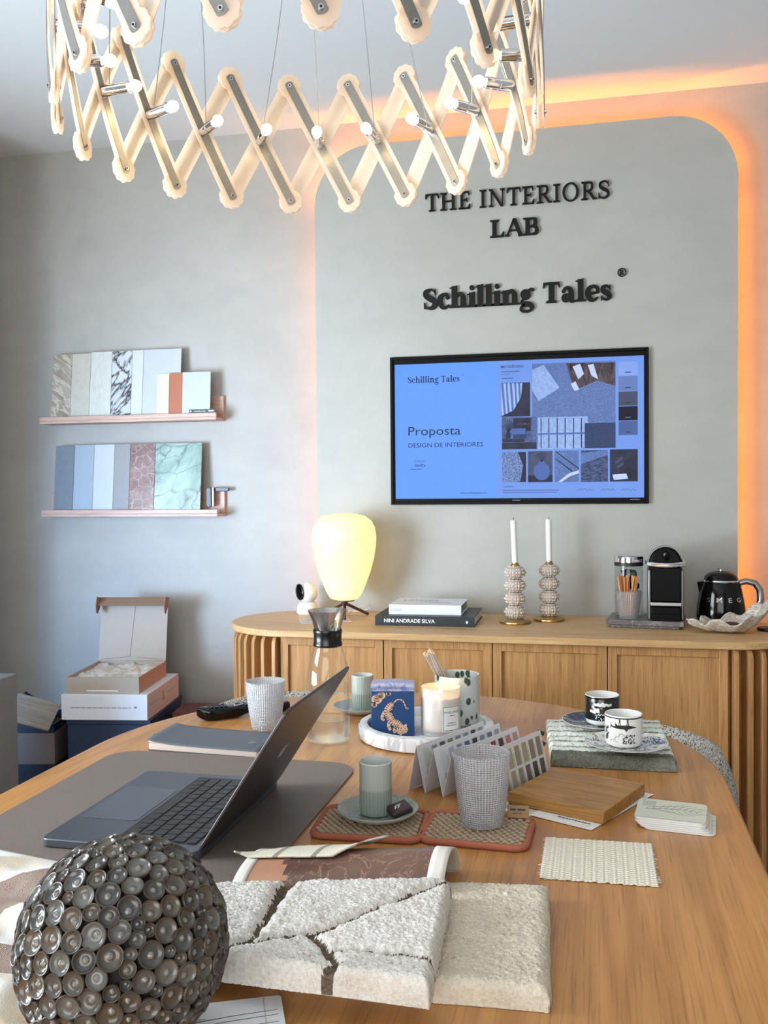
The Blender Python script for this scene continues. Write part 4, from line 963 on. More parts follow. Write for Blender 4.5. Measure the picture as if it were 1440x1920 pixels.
# ------------------------------------------------------------------ table and chairs
TZ = .75
tb = thing('meeting_table', 'large oak meeting table with a rounded end in the foreground', 'table', (-.375, 1.0, 0))
def oblong(w_, y0, y1, n=40):
    r = w_ / 2
    return [(r * cos(pi * k / n), y1 - r + r * sin(pi * k / n)) for k in range(n + 1)] + [(-r * cos(pi * k / n), y0 + r - r * sin(pi * k / n)) for k in range(n + 1)]
MB().prism(oblong(1.182, -1.05, 1.245), TZ - .030, TZ).build('tabletop', M_table, tb, .004)
MB().prism(oblong(.52, -.72, .75), .0, TZ - .030).build('pedestal', M_oak, tb, .004)
a = NT('boucle'); co = a.coord()
vo = a.n('TexVoronoi', None, Vector=co, Scale=380.0); n1 = a.noise(co, 280, 3, .6)
f = a.math('ADD', a.math('MULTIPLY', a.n('SeparateColor', None, i0=vo.outputs[1]).outputs[0], .6), a.math('MULTIPLY', n1, .5))
a.pbr(Base_Color=a.ramp(f, [(.28, srgb(62, 58, 54)), (.40, srgb(150, 144, 136)), (.52, srgb(222, 216, 206))]), Roughness=.95, Normal=a.bump(vo.outputs[0], .9, .004)); M_boucle = a.m
def chair(label, x, y, rz):
    c = thing('tub_chair', label, 'chair', (x, y, 0), rz, None)
    def fn(u, v):
        ph = radians(-100 + 200 * u); t = 2 * pi * v; e = min(1, min(u, 1 - u) * 9 + .03)
        e = sqrt(e); rad = .245 + .046 * cos(t); z = .52 + .178 * sin(t) * (.35 + .65 * e) * (1 - .12 * abs(2 * u - 1) ** 3)
        if sin(t) > 0: rad -= .0 
        q = 1 + .012 * fbm(u * 16, v * 16, 5)
        return (rad * q * cos(ph), rad * q * sin(ph), z)
    mb = MB().grid(fn, 72, 28); o = mb.build('backrest', M_boucle, c, 0, 60)
    MB().lathe([(0, .30), (.17, .30), (.195, .315), (.2, .36), (.198, .42), (.18, .45), (.1, .458), (0, .46)], 48).build('seat', M_boucle, c)
    for k in range(4):
        a_ = radians(45 + 90 * k); MB().tube([(.15 * cos(a_), .15 * sin(a_), .30), (.19 * cos(a_), .19 * sin(a_), 0)], [.016, .011], 12).build('leg', M_black, c)
    return c
chair('speckled boucle tub chair at the right of the rounded table end', .0, 2.05, radians(20))
chair('speckled boucle tub chair barely showing behind the table left of the carafe', -.72, 2.20, radians(115))

# ------------------------------------------------------------------ desk pad, laptop, notebook, remote, glass
M_pad = plain('pad_leather', (118, 106, 98), .55, var=.06, vs=40, bump=.5, bs=420)
single(MB().prism(rrect(-.898, -.418, 1.055, 1.628, .055, 10), TZ + .0003, TZ + .0033), 'desk_pad', M_pad, 'grey-brown leather desk pad with rounded corners under the laptop', 'desk pad', (0, 0, 0), 0, None, .001)
PZ = TZ + .0035
M_alu = plain('space_grey_metal', (98, 102, 112), .36, .75, var=.02); M_alud = plain('lid_grey_metal', (82, 78, 76), .38, .7, var=.02); M_key = plain('key_black', (24, 25, 27), .5, var=.1); M_keyl = plain('key_legend', (120, 122, 126), .6)
lp = thing('laptop', 'open dark grey laptop seen from the back of its screen on the desk pad', 'laptop', (-.760, 1.154, PZ))
LX, LY, LH = .240, .322, .0125
base = MB().prism(rrect(0, LX, 0, LY, .012), .001, LH).build('base', M_alu, lp, .0015)
MB().prism(rrect(.010, .100, .088, .234, .006), LH + .0001, LH + .0004).build('trackpad', plain('trackpad_metal', (104, 108, 118), .3, .7, var=.01), base)
kb = MB().prism(rrect(.106, .226, .020, .302, .004), LH + .0001, LH + .0005).build('keyboard', M_key, lp)
rows = ['1234567890-=', 'QWERTYUIOP', 'ASDFGHJKL', 'ZXCVBNM']
lg = MB(); KZ = LH + .0018
random.seed(1)
def key(x, y, sx, sy, chh=None):
    MB().prism(rrect(x - sx / 2, x + sx / 2, y - sy / 2, y + sy / 2, .0018, 3), LH + .0006, KZ).build('key', M_key2, kb, .0004, seg=1)
    if chh:
        text(lg, chh, -.0016, -.0016, h=.0036, z=KZ + .0001, M=T(x, y, 0) @ Matrix.Rotation(radians(-90), 4, 'Z'))
M_key2 = plain('key_cap', (34, 36, 39), .45, var=.1)
pit = .0198
for r_ in range(6):
    x = .218 - .0196 * r_; sx = .0165 if r_ else .0125
    if r_ == 0:
        x = .2185
        for k in range(14): key(x, .295 - pit * k - .0065, sx, .0172)
    elif r_ == 5:
        yy = .296
        for wd in (1, 1, 1, 1.25, 5.0, 1.25, 1, 1, 1, 1):
            w_ = wd * pit * .95; key(x, yy - w_ / 2, sx, w_ - .0026); yy -= w_
    else:
        st_ = (0, .55, .8, 1.15)[r_ - 1]; y0 = .296
        lead = pit * (1 + st_) if r_ > 1 else pit
        key(x, y0 - lead / 2, sx, lead - .0026); yy = y0 - lead
        for c_ in rows[r_ - 1]: key(x, yy - pit / 2, sx, pit - .0026, c_); yy -= pit
        n_ = {1: 0, 2: 2, 3: 2, 4: 3}[r_]
        for k in range(n_ ):
            if yy - pit - .022 < .0: break
            key(x, yy - pit / 2, sx, pit - .0026); yy -= pit
        if yy - .026 > .018: key(x, (yy + .026) / 2 , sx, yy - .026 - .0026)
        elif yy - .024 > .006: key(x, (yy + .024) / 2, sx, yy - .024 - .001)
lg.build('key_lettering', M_keyl, kb, 0, 0)
ang = radians(57)
Mlid = T(LX - .004, 0, LH) @ Matrix.Rotation(-ang, 4, 'Y')
mb = MB().prism(rrect(0, .234, 0, LY, .012), -.0045, 0, 0, Mlid); lidp = mb.build('screen_lid', M_alud, lp, .0012)
MB().prism(rrect(.006, .228, .006, LY - .006, .006), .0001, .0005, 0, Mlid).build('display', M_gloss, lidp)
mb = MB(); apple = [(-.001, -.014), (-.010, -.012), (-.016, -.003), (-.0155, .006), (-.009, .0115), (-.002, .0095), (.002, .0095), (.009, .0115), (.0135, .008), (.0105, .002), (.012, -.004), (.0145, -.006), (.010, -.012), (.004, -.0138)]
mb.prism([(p[0], p[1]) for p in apple], .0046, .0049, 0, Mlid @ T(.118, LY / 2, 0) @ Matrix.Rotation(pi, 4, 'X') @ Matrix.Rotation(radians(-90), 4, 'Z'))
mb.prism([(.0, .013), (.001, .018), (.006, .0205), (.0055, .016)], .0046, .0049, 0, Mlid @ T(.118, LY / 2, 0) @ Matrix.Rotation(pi, 4, 'X') @ Matrix.Rotation(radians(-90), 4, 'Z'))
mb.build('logo', plain('logo_mirror', (110, 105, 102), .12, .9), lidp, 0, 0)
MB().tube([(LX - .003, .03, LH - .002), (LX - .003, LY - .03, LH - .002)], .0035, 10).build('hinge', M_black, lp)
nb = thing('notebook', 'grey soft-cover notebook with pale pages behind the laptop', 'notebook', (-.846, 1.640, TZ + .0005), radians(-3))
M_nb = plain('notebook_grey', (86, 92, 100), .5, var=.04)
MB().prism(rrect(0, .235, 0, .118, .008), .0, .0012).build('back_cover', M_nb, nb)
mb = MB(); mb.grid(lambda u, v: (.002 + .230 * u, .002 + .112 * v, .0013), 4, 4); 
def nbtop(u, v): return (.235 * u, .118 * v, .0175 + .004 * (1 - u) ** 6 * 1.6 - .004 * (1 - v) ** 3)
MB().prism(rrect(.002, .232, .002, .114, .006), .0013, .0135).build('pages', plain('page_edges', (196, 180, 170), .8, var=.12, vs=300), nb, .001)
o = MB().grid(nbtop, 20, 12).build('front_cover', M_nb, nb); solid(o, .0012)
o = MB().grid(lambda u, v: (.003 + .229 * u, .003 + .112 * v, nbtop(u, v)[2] - .0025), 20, 12).build('first_page', M_paper, nb); solid(o, .001)
MB().tube([(-.001, .1, .0125), (-.02, .095, .006), (-.04, .098, .003)], .0013, 5).build('ribbon', M_dk, nb)
mb = MB(); put_shapes(mb, [ring(0, 0, .006, .006, .001, .001, 20), ('poly', ngon(0, 0, .002))], T(.205, .035, .0197), 0, .0002); mb.build('emblem', M_steel, nb)
MB().sphere((.04, .085, .0185), .002, 8, 6).build('stud', M_chrome, nb)
rm = thing('remote_control', 'black curved television remote on the table left of the woven glass', 'remote control', (-.843, 1.868, TZ + .0005), radians(42))
def rmf(u, v):
    x = .212 * u; hw = .0215 * (sin(pi * min(1, max(0, u * 6 + .08)) / 2)) * (1 - .25 * max(0, u - .55)) * (1 if u < .97 else .75)
    bot = 0.0 + .011 * max(0, sin(pi * (u - .42) / .5)) if u > .42 and u < .92 else 0.0
    bot += .012 * max(0, 1 - u * 9) ** 2
    top = .0305 - .010 * u
    t = 2 * pi * v; cx = cos(t); sx = sin(t)
    px = (abs(cx) ** .6) * (1 if cx > 0 else -1); pz = (abs(sx) ** .7) * (1 if sx > 0 else -1)
    return (x, hw * px, (top + bot) / 2 + (top - bot) / 2 * pz)
mb = MB().grid(rmf, 40, 24); 
mb.f.append(tuple(range(24, -1, -1))); mb.m.append(0); mb.uv.append(None); mb.f.append(tuple(range(40 * 25, 40 * 25 + 25))); mb.m.append(0); mb.uv.append(None)
mb.build('body', M_gloss, rm, 0, 50)
for r_ in range(6):
    for c_ in range(3):
        u = .14 + .05 * r_ + (.12 if r_ > 3 else 0)
        MB().prism(rrect(-.0038, .0038, -.0026, .0026, .001, 3), 0, .0016, 0, T(.212 * u, -.011 + .011 * c_, .0303 - .010 * u)).build('button', M_dk, rm)
MB().lathe([(.007, 0), (.012, 0), (.012, .002), (.007, .002)], 24, 0, T(.212 * .44, 0, .0258)).build('wheel_ring', M_steel, rm)
single(MB().lathe(tumbler_prof(.0295, .0415, .102), 64, 0), 'drinking_glass', G_woven2, 'empty white-looking woven-texture glass tumbler beside the remote control', 'glass', (-.674, 1.836, TZ + .0005))
cd = thing('espresso_cup', 'small pale ceramic cup mostly hidden behind the glass tumbler beside the remote', 'cup', (-.758, 2.085, TZ + .0005))
MB().lathe([(0, .002), (.022, .002), (.026, .008), (.028, .03), (.027, .034), (.0255, .03), (.023, .008), (0, .006)], 32).build('bowl', plain('pale_ceramic', (206, 214, 212), .25, var=.04), cd)
MB().tube([(-.026, 0, .026), (-.037, 0, .024), (-.038, 0, .012), (-.026, 0, .010)], .003, 8).build('handle', plain('pink_ceramic', (224, 190, 186), .3), cd)

# ------------------------------------------------------------------ carafe, tray group
def smoked():
    a = NT('smoked_funnel'); tr = a.n('BsdfTransparent', Color=(.74, .73, .72)); gl = a.n('BsdfGlossy', Color=(.85, .85, .86), Roughness=.10)
    return a.finish(a.n('MixShader', None, i0=.42, i1=tr, i2=gl))
cf = thing('water_carafe', 'clear glass carafe with dark collar and a little water behind the laptop screen', 'carafe', (-.520, 1.775, TZ + .0005))
G_caraf = thin_glass('carafe_glass', (.985, .99, .99), 1, .02, 1.33); G_smoke = smoked()
MB().lathe([(0, .001), (.036, .001), (.0415, .004), (.0425, .010), (.0425, .120), (.0415, .138), (.037, .160), (.031, .180), (.0275, .192), (.0268, .205), (.0275, .222)], 56).build('glass_body', G_caraf, cf)
MB().lathe([(.0250, .212), (.0262, .214), (.0265, .222), (.030, .237), (.0375, .256), (.0398, .2605), (.0385, .2605), (.0355, .254), (.0285, .237), (.0252, .222)], 48).build('funnel_rim', G_smoke, cf)
MB().lathe([(.0285, .222), (.0290, .218), (.0278, .214), (.0275, .200), (.0282, .197), (.0292, .193), (.0285, .190), (.025, .1885), (.0, .1885)], 48).build('collar', plain('black_rubber', (14, 15, 17), .25, var=.1), cf)
a = NT('water'); tr = a.n('BsdfTransparent', Color=(.93, .96, .97)); gg = a.n('BsdfGlass', Color=(.97, .99, 1), Roughness=.0, IOR=1.2); M_water = a.finish(a.n('MixShader', None, i0=.45, i1=tr, i2=gg))
MB().lathe([(0, .004), (.036, .004), (.0408, .009), (.0408, .046), (.039, .0445), (0, .0445)], 48).build('water', M_water, cf)
M_marb = marble('white_marble', (230, 229, 226), (190, 188, 188), 7, .05, .3, (218, 217, 216), (1, 1, 1), (0, 0, 0), 1.2)
ty = thing('marble_tray', 'round white marble tray with a ribbed rim holding the candle', 'tray', (-.335, 1.846, TZ + .0005))
def rib_(t, z):
    q = (t * 26 / (2 * pi)) % 1.0
    return 1.0 if q < .72 else 1.0 + .012 * sin(pi * (q - .72) / .28)
MB().lathe([(0, 0), (.130, 0), (.135, .003), (.1365, .024), (.135, .028)], 260, 0, None, 1, 0, 2 * pi, lambda t, z: rib_(t, z)).lathe([(.135, .0278), (.131, .0295), (.120, .0295), (.117, .026), (.1165, .012), (0, .012)], 96).build('tray', M_marb, ty, 0, 40)
TYZ = TZ + .0005 + .0124
# blue box with tigers
M_blue = plain('box_blue', (14, 64, 114), .5, var=.08, vs=20); M_lav = marble('box_lid_print', (128, 146, 206), (190, 186, 200), 30, .12, .5, (108, 124, 192)); M_peach = plain('tiger_peach', (226, 184, 156), .6, var=.06); M_tstr = plain('tiger_stripes', (34, 30, 40), .6)
bx = thing('candle_box', 'dark blue candle box with two striped tigers and a lavender lid on the tray', 'box', (-.400, 1.829, TYZ), radians(11))
MB().box(-.0425, .0425, -.0425, .0425, 0, .088).build('box_body', M_blue, bx, .0012)
mb = MB().box(-.0425, .0425, -.0425, -.041, .0885, .0905); mb.box(-.043, .043, -.039, .043, .090, .0935); mb.grid(lambda u, v: (-.043 + .086 * u, -.040 - .003 * sin(pi * v), .092 + .010 * v * 1.0 + .003 * sin(pi * u)), 14, 4)
mb.grid(lambda u, v: (-.043 + .086 * u, -.040 + .08 * v, .102 + .003 * sin(pi * u) - .008 * v), 14, 6); mb.build('lid', M_lav, bx, 0)
mb = MB()
def tiger(ox, oz, k, clip=None):
    body = [(.024, .046), (.016, .040), (.010, .028), (.014, .016), (.022, .004), (.034, -.004), (.044, -.012)]
    P = [(ox + p[0] * k, oz + p[1] * k) for p in body]
    Wd = [w_ * k for w_ in (.010, .017, .019, .018, .017, .019, .014)]
    sh = cr(P, Wd, 6); put_shapes(mb, [sh], RX90, .0427, .0430, 0)
    _, L, R_ = sh
    for i in range(1, len(L) - 1, 2):      # stripes across the body
        for A, B in ((L, R_), (R_, L)):
            a_, b_ = A[i], B[i]; c_ = (a_[0] * .56 + b_[0] * .44, a_[1] * .56 + b_[1] * .44)
            put_shapes(mb, [cr([a_, ((a_[0] + c_[0]) / 2, (a_[1] + c_[1]) / 2 + .0008 * k), c_], [.0019 * k, .0016 * k, .0003], 3)], RX90, .0430, .0432, 1)
    for leg in ([(.010, .030), (.001, .024), (-.004, .012), (.002, .006)], [(.036, -.004), (.026, -.016), (.028, -.024)], [(.018, .008), (.012, -.004), (.016, -.018)], [(.030, -.010), (.036, -.022), (.044, -.028)]):
        q = cr([(ox + p[0] * k, oz + p[1] * k) for p in leg], [.010 * k, .008 * k, .007 * k, .006 * k][:len(leg)], 5); put_shapes(mb, [q], RX90, .0426, .0429, 0)
        _, L2, R2 = q
        for i in range(1, len(L2) - 1, 3): put_shapes(mb, [cr([L2[i], R2[i]], [.0013 * k, .0006 * k], 2)], RX90, .0429, .0431, 1)
    hx, hz = ox + .047 * k, oz - .016 * k
    put_shapes(mb, [('poly', ngon(hx, hz, .011 * k, .010 * k)), ('poly', ngon(hx + .006 * k, hz + .010 * k, .003 * k)), ('poly', ngon(hx - .007 * k, hz + .009 * k, .003 * k))], RX90, .0428, .0433, 0)
    for dx, dz in ((-.005, .003), (.004, .003), (0, -.003), (-.007, -.002), (.007, -.002), (0, .006), (-.003, -.007), (.003, -.007)):
        put_shapes(mb, [('poly', ngon(hx + dx * k, hz + dz * k, .0016 * k, .0009 * k, 8))], RX90, .0433, .0435, 1)
    tail = cr([(ox + p[0] * k, oz + p[1] * k) for p in [(.024, .048), (.034, .056), (.046, .054), (.052, .042), (.056, .034), (.060, .036)]], [.003 * k] * 6, 5); put_shapes(mb, [tail], RX90, .0427, .0430, 0)
    _, L3, R3 = tail
    for i in range(1, len(L3) - 1, 3): put_shapes(mb, [cr([L3[i], R3[i]], [.0014 * k] * 2, 2)], RX90, .0430, .0432, 1)
tiger(-.018, .026, .82)
for ox, oz, rx_ in ((-.031, .073, .0105), (-.022, .080, .008), (-.008, .0835, .005), (-.036, .062, .006)):
    put_shapes(mb, [('poly', ngon(ox, oz, min(rx_, .0415 + ox), min(rx_ * .9, .0872 - oz)))], RX90, .0427, .0429, 0)
    for k in range(5): put_shapes(mb, [cr([(ox - rx_ * .7, oz - rx_ * .6 + rx_ * .3 * k), (ox, oz - rx_ * .4 + rx_ * .3 * k), (ox + rx_ * .5, oz - rx_ * .6 + rx_ * .28 * k)], [.0005, .0016, .0005], 4)] if oz + rx_ * .8 < .088 else [], RX90, .0430, .0432, 1)
mb.build('tiger_print', [M_peach, M_tstr], bx, 0, 0)
# candle
M_wax2 = plain('cream_wax', (240, 226, 200), .5, var=.01, Subsurface_Weight=.3, Subsurface_Radius=(.02, .012, .006), Emission_Color=(1, .8, .55, 1), Emission_Strength=.0)
a = NT('frosted_glass'); tr = a.n('BsdfTransparent', Color=(.98, .96, .94)); df = a.n('BsdfDiffuse', Color=(.9, .86, .84)); gl = a.n('BsdfGlossy', Color=(1, 1, 1), Roughness=.25)
m = a.n('MixShader', None, i0=.38, i1=tr, i2=df); M_frost = a.finish(a.n('MixShader', None, i0=.06, i1=m, i2=gl))
cn2 = thing('scented_candle', 'lit candle in a frosted glass with a white label on the marble tray', 'candle', (-.303, 1.828, TYZ))
MB().lathe([(0, .0), (.036, .0), (.0385, .003), (.0392, .012), (.0392, .0925), (.0385, .0935), (.0374, .092), (.0374, .012), (.034, .009), (0, .009)], 48).build('glass_cup', M_frost, cn2)
MB().lathe([(0, .010), (.034, .010), (.0370, .014), (.0370, .074), (.034, .0735), (0, .0725)], 40).build('wax', M_wax2, cn2)
wk = MB().tube([(0, 0, .072), (0, 0, .081)], .0011, 6).build('wick', M_black, cn2)
MB().lathe([(0, .077), (.0030, .080), (.0042, .086), (.0036, .092), (.002, .099), (0, .106)], 14).build('flame', emis('flame', (255, 206, 110), 7.0), wk, 0, 80)
l = bpy.data.lights.new('flame_light', 'POINT'); l.energy = .10; l.color = (1, .6, .25); l.shadow_soft_size = .006
o = bpy.data.objects.new('flame_light', l); COL.objects.link(o); o.parent = cn2; o.location = (0, 0, .112)
mb = MB()
def onc(x, z, r): 
    t = radians(-46) + x / r; return (r * cos(t), r * sin(t), z)
def cpatch(x0, x1, z0, z1, r, mi, n=10): mb.grid(lambda u, v: onc(x0 + (x1 - x0) * u, z0 + (z1 - z0) * v, r), n, 1, mi)
cpatch(-.021, .021, .012, .062, .0397, 0)
for q in ((-.0195, .0195, .0595, .0605), (-.0195, .0195, .0135, .0145), (-.0195, -.0185, .0145, .0595), (.0185, .0195, .0145, .0595)): cpatch(*q, .03985, 1)
def ctext(body, x, z, wid, h):
    vs_, fs_, tw = text_geo(body, 0.0); mb.add([onc(x + p[0] * wid / tw, z + p[1] * h / .73, .0399) for p in vs_], fs_, 1)
ctext('MANUEL CANOVAS', -.0175, .048, .035, .0040)
for sd_, (a_, b_, z_) in enumerate(((-.005, .006, .0425), (-.010, .010, .028), (-.012, .012, .0235))):
    for P_ in fine_print(a_, b_, z_, .0012, sd_): mb.add([onc(p[0], p[1], .0399) for p in P_], [(0, 1, 2, 3)], 1)
mb.build('label', [M_paper, M_ink], cn2, 0, 30)
# spotted match cup and matches
a = NT('spotted_glass'); co = a.coord('Object', (1, 1, .7)); vo = a.n('TexVoronoi', None, Vector=co, Scale=62.0, Randomness=1.0); nz = a.noise(co, 90, 2)
f = a.ramp(a.math('ADD', vo.outputs[0], a.math('MULTIPLY', nz, .25)), [(.42, (1, 1, 1)), (.50, (0, 0, 0))])
a.pbr(Base_Color=a.mix(f, srgb(222, 230, 228), srgb(70, 92, 84)), Roughness=.15, Transmission_Weight=.25); M_spot = a.m
single(MB().lathe([(0, 0), (.040, 0), (.045, .005), (.0465, .015), (.0465, .100), (.0455, .102), (.044, .100), (.043, .012), (0, .008)], 48), 'match_holder', M_spot, 'white glass cup with dark green spots holding long matches behind the candle', 'cup', (-.283, 1.917, TYZ))
M_mstk = plain('grey_stick', (168, 160, 158), .5, var=.1); M_mtip = plain('match_tip', (226, 198, 172), .6)
mb = MB().tube([(0, 0, 0), (0, 0, .150)], .0017, 6).tube([(0, 0, .148), (0, 0, .1505), (0, 0, .154)], [.0018, .0026, .0014], 8, 1); match_me = mb.mesh('long_match', [M_mstk, M_mtip], 40)
for k in range(9):
    o = bpy.data.objects.new('long_match', match_me); COL.objects.link(o)
    place(o, (-.283 + .013 + .0045 * (k % 5) - .010, 1.917 - .012 + .006 * (k // 5) + .0015 * k, TYZ + .0115), 0, (.05 - .01 * (k % 3), -.40 - .035 * ((k * 3) % 5) + .0, 0))
    tag(o, 'long grey match with a beige head leaning in the spotted cup', 'match', 'long matches in the spotted cup')

# ------------------------------------------------------------------ coffee cups
def cup_celadon(name):
    a = NT(name); co = a.coord(); sep = a.n('SeparateXYZ', Vector=co)
    f = a.ramp(a.math('MULTIPLY', sep.outputs[2], 12.0), [(.0, srgb(136, 150, 140)), (.45, srgb(148, 160, 150)), (.5, srgb(176, 184, 176)), (1, srgb(180, 186, 180))])
    a.pbr(Base_Color=f, Roughness=.22, Coat_Weight=.3); return a.m
M_cel = cup_celadon('celadon'); M_celp = plain('celadon_plate', (158, 168, 158), .22, var=.03); M_celrim = plain('glaze_rim', (206, 212, 208), .25)
def esp_cup(label, x, y, z):
    def flute(t, zz): return 1 + (.07 * (abs(((t * 30 / (2 * pi)) % 1) - .5) - .25) if .004 < zz < .042 else 0) + (.04 * (abs(((t * 22 / (2 * pi)) % 1) - .5) - .25) if zz > .072 else 0)
    mb = MB().lathe([(0, .0005), (.0205, .0005), (.0232, .002), (.0238, .006), (.0238, .038), (.0240, .044), (.0242, .070), (.0243, .074), (.0245, .078)], 240, 0, None, 1, 0, 2 * pi, flute)
    mb.lathe([(.0245, .0775), (.0242, .0795), (.0232, .0795), (.0225, .074), (.0215, .010), (0, .006)], 48, 1)
    return single(mb, 'espresso_cup', [M_cel, M_celrim], label, 'cup', (x, y, z), 0, None, 0, 50)
def saucer(label, x, y, z, r, m, rimm, deep=.016):
    mb = MB().lathe([(0, 0), (r * .5, 0), (r * .56, .0015), (r * .85, deep * .55), (r * .985, deep - .001), (r, deep + .0005)], 64, 1)
    mb.lathe([(r, deep + .0005), (r * .985, deep + .0012), (r * .82, deep * .62), (r * .55, .0042), (0, .0038)], 64, 0)
    return single(mb, 'saucer', [m, rimm], label, 'saucer', (x, y, z), 0, None, 0, 50)
def scale_plate(name):
    a = NT(name); co = a.coord(); vo = a.n('TexVoronoi', None, Vector=co, Scale=150.0)
    a.pbr(Base_Color=srgb(150, 160, 150), Roughness=.25, Normal=a.bump(vo.outputs[0], .5, .002)); return a.m
M_scale = scale_plate('celadon_scales')
M_mono = plain('monogram', (40, 44, 46), .5)
CO1 = TZ + .0114
esp_cup('tall celadon espresso cup with fluted base on the left woven coaster', -.322, 1.345, CO1 + .0045)
saucer('round celadon saucer on the left woven coaster under the espresso cup', -.317, 1.338, CO1, .0605, M_scale, M_celrim)
esp_cup('pale celadon espresso cup behind the blue tiger box', -.512, 2.020, TZ + .005)
saucer('pale celadon saucer behind the carafe and tray', -.515, 2.018, TZ + .0005, .062, M_celp, M_celrim)
ck = thing('sugar_packet', 'dark brown square wrapped chocolate with a white mark on the celadon saucer', 'wrapped chocolate', (-.283, 1.334, CO1 + .0125), radians(40))
MB().box(-.0165, .0165, -.0145, .0145, 0, .010).build('wrapper', plain('dark_brown_paper', (48, 36, 34), .45), ck, .003, seg=3)
mb = MB()
for dx in (-.005, 0.0): put_shapes(mb, [cr([(dx - .003, -.004), (dx + .001, .000), (dx - .001, .001), (dx + .005, .005)], [.0012] * 4, 3)], T(0, 0, .0101), 0, .0003)
mb.build('white_mark', M_white_print, ck, 0, 0); ck.rotation_euler = (.12, -.22, radians(35))
mb = MB().box(-.007, .007, -.004, .004, 0, .0012); single(mb, 'sweetener_tab', M_mono, 'tiny black tab in front of the espresso cup on the celadon saucer', 'tab', (-.335, 1.300, CO1 + .0062), .4, None, .0003)  # dark mark on the saucer glaze, added as a thin plate
# black and white patterned cups
M_porc = plain('porcelain', (232, 232, 228), .18, var=.01, coat=.3); M_pblk = plain('porcelain_black', (22, 23, 26), .2, coat=.3); M_engr = plain('engraving_ink', (44, 44, 46), .3)
a = NT('engraved_saucer'); co = a.coord(); n1 = a.noise(co, 26, 5, .7, 2.0); wv = a.n('TexWave', None, Vector=co, Scale=60.0, Distortion=14.0, Detail=3.0)
f = a.math('MULTIPLY', a.ramp(n1, [(.47, (0, 0, 0)), (.53, (1, 1, 1))]), a.ramp(wv.outputs[1], [(.35, (.35,) * 3), (.6, (1, 1, 1))]))
a.pbr(Base_Color=a.mix(f, srgb(228, 228, 224), srgb(62, 64, 66)), Roughness=.2, Coat_Weight=.3); M_engs = a.m
a = NT('dark_engraved_saucer'); co = a.coord(); n1 = a.noise(co, 30, 5, .7, 1.0)
a.pbr(Base_Color=a.ramp(n1, [(.5, srgb(70, 72, 76)), (.62, srgb(216, 216, 214))]), Roughness=.2); M_engd = a.m
